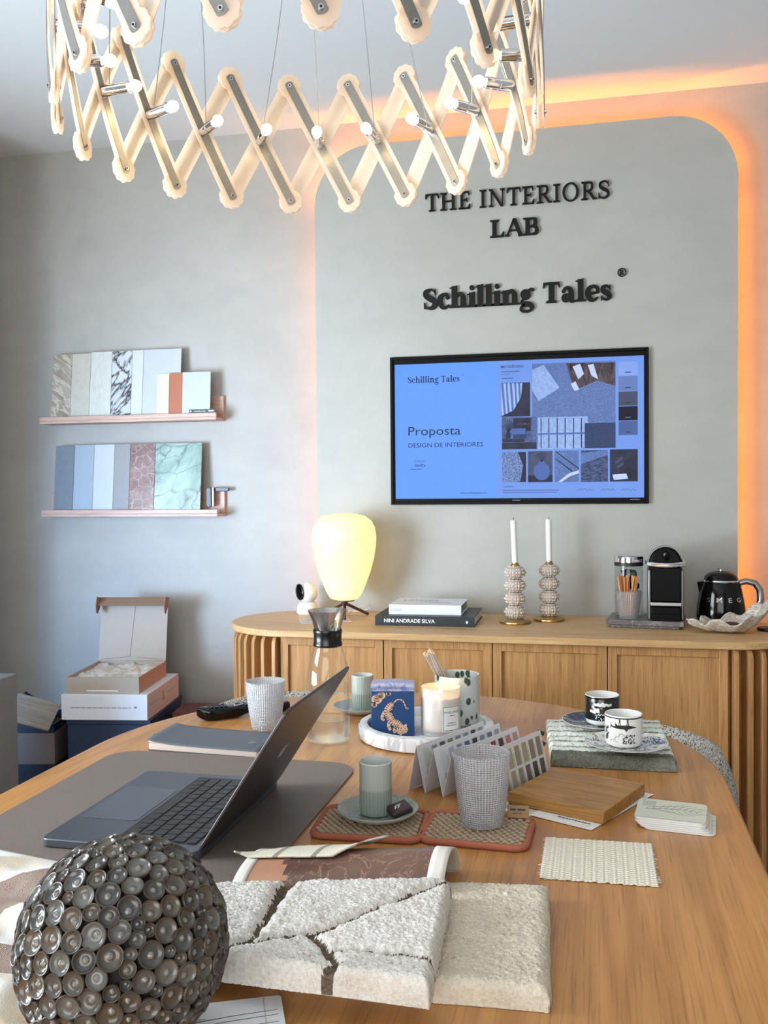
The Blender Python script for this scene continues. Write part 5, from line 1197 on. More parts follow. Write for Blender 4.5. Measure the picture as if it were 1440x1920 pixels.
def pcup(label, x, y, z, dark):
    R_ = .0335; H_ = .058
    c = thing('coffee_cup', label, 'cup', (x, y, z))
    mb = MB().lathe([(0, .001), (.026, .001), (.0275, .003), (.031, .004), (R_, .012), (R_, H_), (R_ - .0008, H_ + .001), (R_ - .0022, H_), (R_ - .003, .012), (.02, .006), (0, .006)], 64, 0); nf = len(mb.m)
    if dark:
        for i, f in enumerate(mb.f):
            zs = [mb.v[q] for q in f]
            if all(.0115 <= p[2] <= H_ + .0001 for p in zs) and all(p[0] ** 2 + p[1] ** 2 > (R_ - .0005) ** 2 for p in zs): mb.m[i] = 1
    mb.build('bowl', [M_porc, M_pblk], c, 0, 40)
    mb = MB(); th0 = radians(-96)
    def oc(x_, z_, e=.0003): 
        t = th0 + x_ / R_; return ((R_ + e) * cos(t), (R_ + e) * sin(t), z_)
    def shp(shapes, mi, e=.0003):
        for kind, *d in shapes:
            if kind == 'poly':
                P = d[0]; cx_ = sum(p[0] for p in P) / len(P); cz_ = sum(p[1] for p in P) / len(P)
                mb.add([oc(cx_, cz_, e)] + [oc(*p, e) for p in P], [(0, i + 1, (i + 1) % len(P) + 1) for i in range(len(P))], mi)
            else:
                L, Rr = d; n = len(L); mb.add([oc(*p, e) for p in L] + [oc(*p, e) for p in Rr], [(i, n + i, n + i + 1, i + 1) for i in range(n - 1)], mi)
    mb.grid(lambda u, v: oc((u - .5) * 2 * pi * R_, H_ - .0035 + .0022 * v), 64, 1, 0)
    random.seed(9)
    if dark:
        for cx_, cz_, n, w_ in ((.004, .044, 13, .030), (-.012, .030, 9, .016), (-.008, .034, 6, .008)):
            for k in range(n):
                dx = w_ * (k / (n - 1) - .5) * 1.1; shp([('poly', ngon(cx_ + dx, cz_ + random.uniform(-.002, .003) * (1 - abs(dx) / w_ * 1.5), .0034 * (1.1 - abs(dx) / w_), .0027, 10))], 1, .0003 + .00004 * k)
        for k in range(46): shp([('poly', ngon(-.004 + random.uniform(-.006, .022), .010 + random.uniform(0, .016), .0012, .0009, 6))], 1, .0003)
    else:
        fish = [(-.022, .047), (-.019, .040), (-.024, .036), (-.018, .0385), (-.012, .041), (-.011, .046), (-.008, .042), (.002, .0445), (.012, .044), (.024, .0405), (.026, .0395), (.016, .0385), (.006, .034), (.003, .0375), (-.008, .0375), (-.016, .0375)]
        shp([cr([(-.022, .042), (-.014, .0395), (-.002, .0405), (.008, .0405), (.016, .0405), (.027, .0398)], [.0015, .003, .007, .0075, .005, .0006], 5), ('poly', [(-.023, .048), (-.018, .041), (-.024, .035), (-.0205, .041)]), ('poly', [(-.012, .041), (-.013, .0475), (-.006, .042)]), ('poly', [(.002, .038), (.008, .0325), (.012, .0385)])], 0)
        for x_ in (-.004, .010): shp([cr([(x_ - .002, .040), (x_, .052), (x_ + .002, .0405)], [.001, .0014, .001], 5), ('poly', ngon(x_, .0525, .0015, .0018, 8))], 0)
        shp([cr([(-.022, .013), (-.018, .017), (-.013, .017), (-.012, .022), (-.006, .023), (-.004, .028), (.002, .0275), (.004, .023)], [.0007] * 8, 5), cr([(-.016, .013), (-.011, .0145), (-.008, .013)], [.0006] * 3, 5)], 0)
        for k in range(70): shp([('poly', ngon(.012 + random.uniform(-.010, .012), .018 + random.uniform(-.007, .008), random.uniform(.0008, .0017), random.uniform(.0008, .0015), 8))], 0 if k % 5 else 1, .0003 + .000004 * k)
        for k in range(20): shp([('poly', ngon(-.031 + random.uniform(-.006, .004), .014 + random.uniform(0, .024), .0018, .002, 7))], 0)
    mb.build('print', [M_engr if not dark else M_pblk, M_porc], c, 0, 40)
    return c
CPZ = .7738
def psaucer(label, x, y, m, rz):
    mb = MB().lathe([(0, 0), (.036, 0), (.040, .002), (.060, .0065), (.0735, .0105), (.0745, .0115)], 64, 1)
    mb.lathe([(.0745, .0115), (.073, .0120), (.0725, .0117)], 64, 1); mb.lathe([(.0725, .0117), (.058, .0072), (.038, .0042), (0, .004)], 64, 0)
    return single(mb, 'saucer', [m, M_porc], label, 'saucer', (x, y, CPZ), rz, None, 0, 50)
psaucer('white saucer engraved with dark lines under the front white cup', .052, 1.752, M_engs, .3)
pcup('white porcelain cup with an engraved fish and cloud on the ribbed rug sample', .048, 1.752, CPZ + .0042, False)
psaucer('dark engraved saucer under the black cup at the back of the rug sample', .006, 1.905, M_engd, 1.3)
pcup('black porcelain cup with white clouds behind the white cup', .011, 1.905, CPZ + .0042, True)

# ------------------------------------------------------------------ rug samples (thick pile: fine relief on a slab)
random.seed(21)
def segd(px, py, pts):
    best = 9
    for (ax, ay, aw), (bx_, by_, bw) in zip(pts, pts[1:]):
        dx, dy = bx_ - ax, by_ - ay; t = max(0, min(1, ((px - ax) * dx + (py - ay) * dy) / (dx * dx + dy * dy)))
        d = sqrt((px - ax - dx * t) ** 2 + (py - ay - dy * t) ** 2) - (aw * (1 - t) + bw * t)
        if d < best: best = d
    return best
def rug(corners, z0, z1, nx, ny, mats, hfun, mfun=None, jit=.0011, rnd=.006, wav=.003):
    """pile slab between four ground corners (far-left, far-right, near-right, near-left)"""
    fl, fr_, nr, nl = corners
    us = [0, .003] + [.010 + .980 * i / (nx - 4) for i in range(nx - 3)] + [.997, 1]
    vs_ = [0, .003] + [.010 + .980 * i / (ny - 4) for i in range(ny - 3)] + [.997, 1]
    P = []; N = len(vs_)
    sx = (Vector(fr_) - Vector(fl)).length; sy = (Vector(nr) - Vector(fr_)).length
    for u in us:
        for v in vs_:
            x = (fl[0] * (1 - u) + fr_[0] * u) * (1 - v) + (nl[0] * (1 - u) + nr[0] * u) * v
            y = (fl[1] * (1 - u) + fr_[1] * u) * (1 - v) + (nl[1] * (1 - u) + nr[1] * u) * v
            d = min(u * sx, (1 - u) * sx, v * sy, (1 - v) * sy)
            edge = u in (0, 1) or v in (0, 1)
            x += random.uniform(-jit, jit) * .6 + wav * fbm(v * 4, 3.3, u) * (1 if u in (0, .003, .997, 1) else 0); y += random.uniform(-jit, jit) * .6 + wav * fbm(u * 4, 7.7, v) * (1 if v in (0, .003, .997, 1) else 0)
            if edge: z = z0
            else:
                k = min(1, d / rnd); z = z1 - (z1 - z0) * .55 * (1 - sqrt(max(0, 1 - (1 - k) ** 2))) + hfun(x, y, u, v) + random.uniform(-jit, jit) + .0012 * fbm(x * 60, y * 60, 1.7)
            P.append((x, y, max(z0, z)))
    fs = []; ms = []
    for i in range(len(us) - 1):
        for j in range(N - 1):
            fs.append((i * N + j, (i + 1) * N + j, (i + 1) * N + j + 1, i * N + j + 1))
            if mfun:
                a_, b_ = P[i * N + j], P[(i + 1) * N + j + 1]; ms.append(mfun((a_[0] + b_[0]) / 2, (a_[1] + b_[1]) / 2, (us[i] + us[i + 1]) / 2, (vs_[j] + vs_[j + 1]) / 2))
            else: ms.append(0)
    mb = MB(); mb.add(P, fs, ms)
    mb.add([(*fl, z0), (*fr_, z0), (*nr, z0), (*nl, z0)], [(0, 1, 2, 3)], 0)
    return mb
def pile(name, a_, b_, sc=260, bump=.7):
    a = NT(name); co = a.coord(); n1 = a.noise(co, sc, 3, .7); n2 = a.noise(co, 24, 3, .6)
    f = a.math('ADD', a.math('MULTIPLY', n1, .65), a.math('MULTIPLY', n2, .35))
    a.pbr(Base_Color=a.ramp(f, [(.32, srgb(*a_)), (.6, srgb(*b_))]), Roughness=1.0, Specular_IOR_Level=.1, Normal=a.bump(n1, bump, .003)); return a.m
M_pw = pile('white_pile', (206, 198, 188), (240, 235, 227)); M_pd = pile('dark_grooves', (70, 58, 50), (128, 112, 100)); M_pb = pile('beige_pile', (196, 184, 164), (226, 215, 196))
g1 = [(-.338, 1.03, .007), (-.346, .995, .008), (-.341, .935, .004), (-.338, .884, .004)]
g2 = [(-.50, .815, .004), (-.40, .842, .004), (-.353, .855, .004), (-.320, .878, .004), (-.276, .900, .0035), (-.225, .975, .003), (-.215, .985, .0045), (-.162, 1.06, .003)]
g3 = [(-.338, .884, .004), (-.345, .862, .005)]
g4 = [(-.285, .896, .004), (-.262, .872, .004), (-.243, .846, .005), (-.252, .815, .006), (-.262, .785, .008)]
g5 = [(-.252, .868, .002), (-.205, .874, .0025), (-.15, .872, .004)]
GR = [g1, g2, g3, g4, g5]
def gd(x, y): return min(segd(x + .004 * fbm(x * 80, y * 80, 9), y + .004 * fbm(x * 80, y * 80, 4), g) for g in GR)
wc = [(-.52, .965), (-.164, 1.060), (-.1495, .826), (-.50, .836)]
def wh(x, y, u, v):
    d = gd(x, y); return -.0075 * max(0, min(1, .5 - d / .006)) - .0025 * max(0, min(1, 1 - d / .009))
mb = rug(wc, .776, .803, 224, 168, None, wh, lambda x, y, u, v: 1 if gd(x, y) < 0 else 0, .0011, .008)
single(mb, 'rug_sample', [M_pw, M_pd], 'thick white pile rug sample with dark carved crack lines in the foreground', 'rug sample', (0, 0, 0), 0, None, 0, 180)
bc = [(-.33, 1.10), (-.056, 1.132), (-.044, .888), (-.33, .874)]
def bh(x, y, u, v):
    return (.0012 if abs(x - (-.104 + .008 * v)) < .0012 and (v * 70) % 1 < .6 else 0)
mb = rug(bc, .7505, .7735, 150, 130, None, bh, None, .0011, .013)
single(mb, 'rug_sample', M_pb, 'plain beige pile rug sample under the right side of the white one', 'rug sample', (0, 0, 0), 0, None, 0, 180)
M_g1 = pile('rug_pale', (196, 202, 190), (236, 240, 230)); M_g2 = pile('rug_dark', (82, 84, 74), (134, 134, 122)); M_g3 = pile('rug_rib_ground', (112, 116, 104), (160, 162, 150))  # third tone paints shading into the grooves between the ribs
cc = [(-.103, 1.953), (.128, 1.990), (.138, 1.690), (-.080, 1.685)]
def ribv(v): return (v * 7.5) % 1.0
def ch_(x, y, u, v):
    q = ribv(v); return -.0062 * (.5 + .5 * cos(2 * pi * (q - .5))) + (-.001 if v > .84 else 0)
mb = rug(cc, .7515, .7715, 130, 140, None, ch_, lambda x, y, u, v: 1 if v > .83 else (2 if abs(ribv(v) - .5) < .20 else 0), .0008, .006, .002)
rg = single(mb, 'rug_sample', [M_g1, M_g2, M_g3], 'ribbed pale green-grey rug sample with a dark front band under the two cups', 'rug sample', (0, 0, 0), 0, None, 0, 180)
mb = MB().prism([(-.101, 1.95), (.127, 1.988), (.137, 1.691), (-.079, 1.686)], .7503, .7512); o = mb.build('backing', M_black, rg)
mb = MB().tube([(-.096, 1.80, .758), (-.108, 1.80, .764), (-.116, 1.80, .775), (-.108, 1.80, .783), (-.098, 1.80, .778)], .004, 8); mb.build('strap', M_black, rg)

# ------------------------------------------------------------------ bent leather-look sheet and hide piece
M_vinyl = marble('brown_leather', (96, 70, 60), (168, 132, 112), 16, .012, .3, (116, 84, 70), (1, 1, 1), (0, 0, .5), 2.6); M_vtan = plain('tan_leather', (176, 128, 102), .4, var=.12, vs=20); M_vedge = plain('cream_edge', (226, 220, 210), .45, var=.02)
AY = [(1.196, .7512), (1.192, .765), (1.178, .783), (1.158, .796), (1.132, .803), (1.108, .800), (1.088, .791), (1.074, .779), (1.060, .7752), (1.02, .7750)]
def archp(v):
    t = v * (len(AY) - 1); i = min(int(t), len(AY) - 2); f = t - i
    p0, p1, p2, p3 = AY[max(i - 1, 0)], AY[i], AY[i + 1], AY[min(i + 2, len(AY) - 1)]
    return tuple(.5 * (2 * p1[d] + (p2[d] - p0[d]) * f + (2 * p0[d] - 5 * p1[d] + 4 * p2[d] - p3[d]) * f * f + (3 * p1[d] - p0[d] - 3 * p2[d] + p3[d]) * f ** 3) for d in (0, 1))
def shx(y): return .022 * (y - 1.1)      # slight skew of the bent sheet
vn = thing('leather_sheet', 'bent brown cracked-leather sheet with cream edges behind the white rug sample', 'leather sample', (0, 0, 0))
def vfn(x0, x1, off=0.0):
    def f(u, v):
        y, z = archp(v); x = x0 + (x1 - x0) * u; zz = .7515 + (z - .7515) * (1 - .54 * max(0, (-.20 - x) / .24))
        return (x + shx(y), y, zz + off)
    return f
MB().grid(vfn(-.425, -.196), 30, 54, 0, None, False, lambda u, v: 1 if u < .20 + .02 * sin(v * 20) and v > .45 else 0).build('sheet', [M_vinyl, M_vtan], vn, 0, 60)
for x0, x1 in ((-.440, -.424), (-.197, -.176)):
    o = MB().grid(vfn(x0, x1, .0004), 3, 54).build('cream_edge', M_vedge, vn, 0, 60); solid(o, .0016)
def hidefn(u, v):
    # v 0 front edge, 1 back edge; follows the bent sheet, with a curled back-right corner and a flat left tip
    x = -.456 + (.456 - .322) * u + (.042 * u + .018) * v ; y = 1.112 + .052 * v * (.2 + .8 * min(1, u * 2.4)) + .006 * (1 - u)
    best = min((abs(archp(k / 60)[0] - y), archp(k / 60)[1]) for k in range(61))[1]
    z = .7515 + (best - .7515) * (1 - .54 * max(0, (-.20 - x) / .24)) + .0040
    z += .012 * (max(0, u - .72) / .28) ** 2 * v + .008 * (max(0, .15 - u) / .15) * (1 - v) 
    return (x, y, z)
a = NT('cream_hide'); co = a.coord(); n1 = a.noise(co, 400, 2); ln = a.n('TexWave', {'bands_direction': 'X'}, Vector=a.coord('Object', (1, .35, 1), (0, 0, .5)), Scale=7.0, Distortion=1.0)
a.pbr(Base_Color=a.mix(a.ramp(ln.outputs[1], [(.03, (1, 1, 1)), (.07, (0, 0, 0))]), srgb(216, 208, 190), srgb(150, 142, 124)), Roughness=.9, Normal=a.bump(n1, .4, .002))
o = single(MB().grid(hidefn, 40, 14), 'fabric_swatch', a.m, 'small cream felt swatch with a curled corner lying over the bent leather sheet', 'fabric swatch', (0, 0, 0), 0, None, 0, 60); solid(o, .0022)

# ------------------------------------------------------------------ coasters with woven centres
a = NT('woven_jute'); co = a.coord('Object', (1, 1, 1), (0, 0, 0)); br = a.n('TexBrick', None, Vector=co, Scale=1.0)
for k_, v_ in (('Mortar Size', .0012), ('Brick Width', .0105), ('Row Height', .0058)): br.inputs[k_].default_value = v_
br.inputs['Color1'].default_value = srgb(196, 176, 150); br.inputs['Color2'].default_value = srgb(158, 136, 112); br.inputs['Mortar'].default_value = srgb(84, 68, 54)
nz = a.noise(co, 300, 3)
a.pbr(Base_Color=a.mix(nz, br.outputs[0], srgb(170, 148, 124), 'MULTIPLY'), Roughness=.95); br.inputs['Mortar Smooth'].default_value = .6
M_jute = plain('jute_tufts', (172, 150, 124), .95, var=.25, vs=140, bump=.5, bs=900); M_juted = plain('jute_ground', (96, 80, 64), .95, var=.2)
M_rust = plain('terracotta_felt', (172, 100, 76), .85, var=.08, vs=120, bump=.5, bs=700); M_tag = plain('tan_tag', (160, 126, 92), .7)
tuft_me = None
def coaster(label, cx, cy, wd, dp, rz, tagit=False):
    t = thing('coaster', label, 'coaster', (cx, cy, TZ + .0004), rz)
    MB().prism(rrect(-wd / 2 + .006, wd / 2 - .006, -dp / 2 + .006, dp / 2 - .006, .014), .0, .005).build('woven_ground', M_juted, t)
    mb = MB(); random.seed(int(cx * 1000)); rw = .0074; n_r = int((dp - .022) / rw)
    for j in range(n_r):
        y = -dp / 2 + .012 + rw * j; n_c = int((wd - .022) / .0108)
        for i in range(n_c + 1):
            x = -wd / 2 + .011 + 0.0108 * i + (.005 if j % 2 else 0)
            if x > wd / 2 - .010: continue
            mb.sphere((x, y, .0055), (.0050 + random.uniform(-.0006, .0006), .0033, .0040 + random.uniform(-.0005, .0008)), 7, 5)
    mb.build('woven_centre', M_jute, t, 0, 80)
    P = rrect(-wd / 2 + .005, wd / 2 - .005, -dp / 2 + .005, dp / 2 - .005, .017, 8); P = P + P[:2]
    mb = MB().tube([(p[0], p[1], .0048) for p in P], .0050, 10, 0, None, False); mb.build('felt_border', M_rust, t, 0, 60)
    if tagit:
        mb = MB().box(-.016, .016, -.0006, .0006, 0, .018); mb2 = mb
        
        for P_ in fine_print(-.012, .012, .0105, .0026, 3) + fine_print(-.008, .008, .0060, .0012, 4): mb.flat(P_, .0008, 1, RX90)
        o = mb.build('fabric_tag', [M_tag, M_ink], t, 0, 0); o.location = (.052, dp / 2 - .012, .008); o.rotation_euler = (-.5, 0, .1)
coaster('terracotta-edged woven coaster under the celadon saucer', -.325, 1.333, .166, .132, radians(3))
coaster('terracotta-edged woven coaster under the clear tumbler', -.168, 1.338, .158, .128, radians(-2), True)
single(MB().lathe(tumbler_prof(.0315, .0415, .106), 72), 'drinking_glass', G_woven, 'clear woven-texture tumbler on the right terracotta-edged coaster', 'glass', (-.163, 1.345, TZ + .0114))

# ------------------------------------------------------------------ folded colour chart
fc = thing('colour_chart', 'zigzag folded paint colour chart standing between the tray and the tumbler', 'colour chart', (0, 0, 0))
RL = [(-.288, 1.490), (-.258, 1.480), (-.225, 1.466), (-.184, 1.446)]
BLf = [(-.304, 1.506), (-.275, 1.496), (-.243, 1.482), (-.206, 1.462), (-.168, 1.440)]
LV = [(.088, .186)] * 5; ZT, ZB = .829, TZ + .0006
def V3(p, z): return Vector((p[0], p[1], z))
cardm = plain('chart_card', (222, 220, 222), .5, var=.01)
mb = MB(); chips = MB()
chipc = {}
def chip(rgb):
    if rgb not in chipc: chipc[rgb] = (len(chipc), plain('chip_%d' % len(chipc), rgb, .5, var=.01))
    return chipc[rgb][0]
PAL = [[((196, 204, 190), (150, 158, 160), (92, 100, 104), (130, 146, 92), (136, 146, 148), (146, 154, 156), (70, 74, 80), (150, 158, 160)), ((180, 190, 178), (136, 146, 150), (120, 128, 130), (150, 160, 140), (160, 168, 170), (128, 136, 140), (90, 96, 102), (110, 118, 122))],
       [((206, 210, 214), (174, 178, 186), (136, 144, 160), (84, 100, 128), (50, 56, 66), (138, 146, 152), (104, 116, 124), (150, 156, 160)), ((170, 176, 186), (150, 156, 168), (122, 132, 148), (92, 108, 134), (70, 80, 96), (120, 130, 138), (96, 106, 116), (136, 142, 148))],
       [((222, 214, 212), (208, 192, 188), (152, 82, 84), (214, 168, 152), (140, 66, 74), (88, 42, 54), (204, 120, 116), (190, 150, 144)), ((206, 190, 186), (190, 160, 156), (170, 120, 116), (150, 100, 96), (120, 70, 74), (160, 110, 108), (180, 130, 124), (140, 90, 90))],
       [((176, 172, 146), (172, 168, 138), (160, 154, 126), (172, 166, 130), (152, 144, 112), (168, 160, 128), (138, 126, 106), (132, 122, 104)), ((150, 146, 128), (146, 142, 126), (148, 142, 126), (170, 160, 134), (150, 140, 124), (112, 102, 94), (76, 68, 66), (92, 84, 78))]]
backs = [(92, 96, 116), (150, 120, 124), (190, 184, 186), (170, 160, 150)]
nrm = None
for k in range(4):
    r0 = V3(RL[k], ZT); r1 = r0 + Vector((*LV[k], 0)); f0 = V3(BLf[k + 1], ZB); f1 = f0 + Vector((*LV[k], 0)); b0 = V3(BLf[k], ZB); b1 = b0 + Vector((*LV[k], 0))
    mb.add([b0, b1, r1, r0], [(0, 1, 2, 3)]); mb.add([r0, r1, f1, f0], [(3, 2, 1, 0)])
    nf = (f1 - r1).cross(r0 - r1).normalized(); nf = nf if nf.y < 0 else -nf
    nb_ = (b1 - r1).cross(r0 - r1).normalized(); nb_ = nb_ if nb_.x < 0 else -nb_
    def P(s, t): return r0 + (r1 - r0) * s + (f0 - r0) * t + nf * .0008
    n = 8
    for row in range(2):
        for c_ in range(n):
            s0 = .07 + .93 * c_ / n + .008; s1 = s0 + .93 / n * .62; t0, t1 = ((.10, .50), (.56, .92))[row]
            chips.add([P(s0, t1), P(s1, t1), P(s1, t0), P(s0, t0)], [(0, 1, 2, 3)], chip(PAL[k][row][c_]))
            chips.add([P(s1 + .012, t1), P(s1 + .016, t1), P(s1 + .016, t0 + .12), P(s1 + .012, t0 + .12)], [(0, 1, 2, 3)], chip((120, 118, 120)))
    chips.add([P(.035, .98), P(.038, .98), P(.038, .70), P(.035, .70)], [(0, 1, 2, 3)], chip((120, 118, 120)))
    def Q(s, t): return r0 + (r1 - r0) * s + (b0 - r0) * t + nb_ * .0008
    chips.add([Q(.05, .9), Q(.05, .2), Q(.9, .2), Q(.9, .9)], [(0, 1, 2, 3)], chip(backs[k]))
o = mb.build('folded_card', cardm, fc, 0, 0); solid(o, .0007)
chips.build('colour_chips', [m for _, m in sorted(chipc.values(), key=lambda q: q[0])], fc, 0, 0)

# ------------------------------------------------------------------ wood block, papers, coaster stack, cream fabric
def sheet(name, label, cat, corners, z, mats, deco=None, th=.0006):
    """flat paper through four ground corners; deco draws on it in (s,t) coordinates"""
    c = [Vector((*p, 0)) for p in corners]
    mb = MB().add([(*p, z) for p in corners] + [(*p, z + th) for p in corners], [(0, 1, 2, 3), (7, 6, 5, 4), (0, 4, 5, 1), (1, 5, 6, 2), (2, 6, 7, 3), (3, 7, 4, 0)])
    def P(s, t): 
        q = (c[0] * (1 - s) + c[1] * s) * (1 - t) + (c[3] * (1 - s) + c[2] * s) * t; return (q.x, q.y, z + th + .0002)
    if deco: deco(mb, P)
    return single(mb, name, mats, label, cat, (0, 0, 0), 0, None, 0, 0)
def pdeco(mb, P):
    for k in range(6):
        s = .50 - .0 ; t0 = .10 + .075 * k; random.seed(k); x = .36 + .02 * k
        while x < .88 - .02 * k:
            w_ = random.uniform(.02, .06); mb.add([P(x, t0 + .009), P(x + w_, t0 + .009), P(x + w_, t0 - .009), P(x, t0 - .009)], [(0, 1, 2, 3)], 1); x += w_ + .012
sheet('leaflet', 'white printed leaflet sticking out under the wood block', 'leaflet', [(-.100, 1.424), (-.008, 1.378), (.090, 1.560), (-.01, 1.60)], TZ + .0012, [M_paper, M_ink], pdeco)
def cdeco(mb, P):
    mb.add([P(.08, .15), P(.45, .15), P(.45, .6), P(.08, .6)], [(0, 1, 2, 3)], 1); mb.add([P(.55, .15), P(.92, .15), P(.92, .6), P(.55, .6)], [(0, 1, 2, 3)], 2); mb.add([P(.6, .06), P(.8, .06), P(.8, .1), P(.6, .1)], [(0, 1, 2, 3)], 3)
sheet('swatch_card', 'small white card with grey and cream swatches between the tumbler and the wood block', 'card', [(-.152, 1.444), (-.100, 1.420), (-.068, 1.462), (-.13, 1.502)], TZ + .0004, [M_paper, plain('swatch_grey', (176, 172, 164), .6), plain('swatch_cream', (216, 208, 192), .6), M_ink], cdeco)
BZ = TZ + .0022
blk = single(MB().box(-.080, .080, -.0815, .0815, 0, .0185), 'wood_sample', M_block, 'square oiled oak block lying on the leaflet', 'wood sample', (-.0305, 1.5095, BZ), radians(-24), None, .0012)
a = NT('coaster_print'); co = a.coord(); wv = a.n('TexWave', {'wave_type': 'RINGS'}, Vector=co, Scale=24.0, Distortion=9.0, Detail=3.0, Detail_Scale=1.2); n1 = a.noise(co, 26, 3)
M_cprint = plain('coaster_face', (214, 214, 196), .35, var=.02); M_cedge = plain('coaster_edge', (226, 224, 224), .5, var=.02); M_cline = plain('coaster_line', (104, 110, 98), .5)
names = ['top coaster of the stack with a line-drawn leaf pattern', 'second coaster from the top of the stack', 'third coaster from the top of the stack', 'fourth coaster from the top of the stack', 'fifth coaster from the top of the stack', 'bottom coaster of the stack on the table, sticking out to the right']
offs = [(.1085, 1.444, -8), (.110, 1.4435, -7), (.1095, 1.4425, -9), (.112, 1.441, -7), (.115, 1.440, -6), (.121, 1.4385, -7)]
for k in range(6):
    mb = MB().prism(rrect(-.050, .050, -.044, .044, .010), 0, .0024, 0, None, 1)
    if k in (0, 5):
        random.seed(4 + k)
        z0, z1 = .00242, .00255
        def stk(P, w_): put_shapes(mb, [cr(P, [w_ * .5] + [w_] * (len(P) - 2) + [w_ * .5], 6)], None, z0, z1, 2)
        stk([(-.038, -.004), (-.01, .004), (.018, .008), (.044, .004)], .0009)
        for i in range(9):
            x = -.036 + .0088 * i
            for s_ in (-1, 1): stk([(x, -.003 + .011 * (1 - abs(i - 4) / 6)), (x + .007, s_ * .016 * (1 - abs(i - 4.5) / 7) + .004), (x + .018, s_ * .026 * (1 - abs(i - 4.5) / 6) + .006)], .0008)
        for i in range(16): stk([(-.044 + .004 * (i % 5), .012 + .0075 * (i // 5)), (-.040 + .004 * (i % 5), .016 + .0075 * (i // 5)), (-.043 + .004 * (i % 5), .019 + .0070 * (i // 5))], .0007)
        stk([(-.047, -.040), (.0, -.0405), (.046, -.039)], .0006)
    x, y, rz = offs[k]
    single(mb, 'drink_coaster', [M_cprint, M_cedge, M_cline], names[k], 'coaster', (x, y, TZ + .0005 + .0026 * (5 - k)), radians(rz), 'stack of printed coasters', 0, 0)
a = NT('cream_weave'); co = a.coord(); w1 = a.n('TexWave', {'bands_direction': 'X'}, Vector=co, Scale=62.0, Distortion=1.2, Detail=2.0, Detail_Scale=3.0); w2 = a.n('TexWave', {'bands_direction': 'Y'}, Vector=co, Scale=90.0, Distortion=2.0, Detail=2.0)
hgt = a.math('MULTIPLY', w1.outputs[1], w2.outputs[1]); nz = a.noise(co, 500, 2)
a.pbr(Base_Color=a.mix(hgt, srgb(226, 217, 199), srgb(240, 233, 219)), Roughness=.95, Specular_IOR_Level=.1, Normal=a.bump(a.math('ADD', hgt, a.math('MULTIPLY', nz, .8)), .5, .002)); M_cweave = a.m
random.seed(8)
def fabfn(u, v):
    x = -.0715 + .1465 * u + (.0012 * fbm(v * 30, 1, 1) if u in (0, 1) else 0); y = 1.196 + .142 * v + (.0012 * fbm(u * 30, 2, 2) if v in (0, 1) else 0) + .004 * (u - .5)
    r = .0005 * abs(sin(u * pi * 18)) ; return (x, y, TZ + .0022 + r + .0006 * sin(v * pi * 40 + (int(u * 18) % 2) * pi))
fs_ = single(MB().grid(fabfn, 108, 120), 'fabric_swatch', M_cweave, 'square cream coarse-woven fabric swatch lying on the bare table', 'fabric swatch', (0, 0, 0), 0, None, 0, 60); solid(fs_, .0016, -1)
mb = MB()
for k in range(60):
    u = random.random(); s_ = random.choice((0, 1, 2, 3)); 
    p = {0: (u, 0), 1: (u, 1), 2: (0, u), 3: (1, u)}[s_]; q = fabfn(*p); d = {0: (0, -1), 1: (0, 1), 2: (-1, 0), 3: (1, 0)}[s_]; l_ = random.uniform(.001, .004)
    mb.tube([(q[0], q[1], q[2] - .0004), (q[0] + d[0] * l_ + random.uniform(-.001, .001), q[1] + d[1] * l_ + random.uniform(-.001, .001), q[2] - .001)], .0004, 4)
mb.build('frayed_threads', M_cweave, fs_)

# ------------------------------------------------------------------ printed cloth, sketchbook, shell ball
a = NT('printed_cloth'); co = a.coord()
vo = a.n('TexVoronoi', {'distance': 'CHEBYCHEV'}, Vector=a.coord('Object', (1, 1, 1), (0, 0, .6)), Scale=11.0, Randomness=.9); sel = a.n('SeparateColor', None, i0=vo.outputs[1])
mask = a.ramp(sel.outputs[0], [(.50, (0, 0, 0)), (.54, (1, 1, 1))], 'CONSTANT')
wv = a.n('TexWave', None, Vector=co, Scale=200.0, Distortion=9.0, Detail=2.0, Detail_Scale=.9)
br_ = a.mix(a.ramp(wv.outputs[1], [(.30, (0, 0, 0)), (.62, (1, 1, 1))]), srgb(84, 58, 48), srgb(196, 174, 162))
tan = a.mix(a.ramp(a.noise(co, 9, 3), [(.45, (0, 0, 0)), (.7, (1, 1, 1))]), srgb(228, 226, 222), srgb(212, 190, 160))
a.pbr(Base_Color=a.mix(mask, tan, br_), Roughness=.9, Normal=a.bump(a.noise(co, 500, 2), .3, .002)); M_cloth = a.m
def clothfn(u, v):
    fl, fr_, nr, nl = (-.915, 1.150), (-.655, 1.098), (-.47, .70), (-.86, .66)
    x = (fl[0] * (1 - u) + fr_[0] * u) * (1 - v) + (nl[0] * (1 - u) + nr[0] * u) * v; y = (fl[1] * (1 - u) + fr_[1] * u) * (1 - v) + (nl[1] * (1 - u) + nr[1] * u) * v
    e = min(1, min(u, 1 - u, v, 1 - v) * 8)
    return (x, y, TZ + .0065 + e * (.010 + .014 * fbm(x * 6 + 3, y * 9, 2.2) + .004 * fbm(x * 18, y * 18, 4)))
o = single(MB().grid(clothfn, 70, 70), 'printed_cloth', M_cloth, 'rumpled white cloth with brown patches left of the shell-covered ball', 'cloth', (0, 0, 0), 0, None, 0, 80); solid(o, .0022, 1)
sk = thing('sketchbook', 'white booklet with a line drawing beside the ball at the bottom edge', 'booklet', (-.302, .853, TZ + .0005), radians(24))
MB().prism(rrect(-.19, 0, -.15, 0, .004), 0, .0055).build('pages', M_paper, sk, .0006)
mb = MB().prism(rrect(-.191, .001, -.151, .001, .004), .0056, .0064)
random.seed(12)
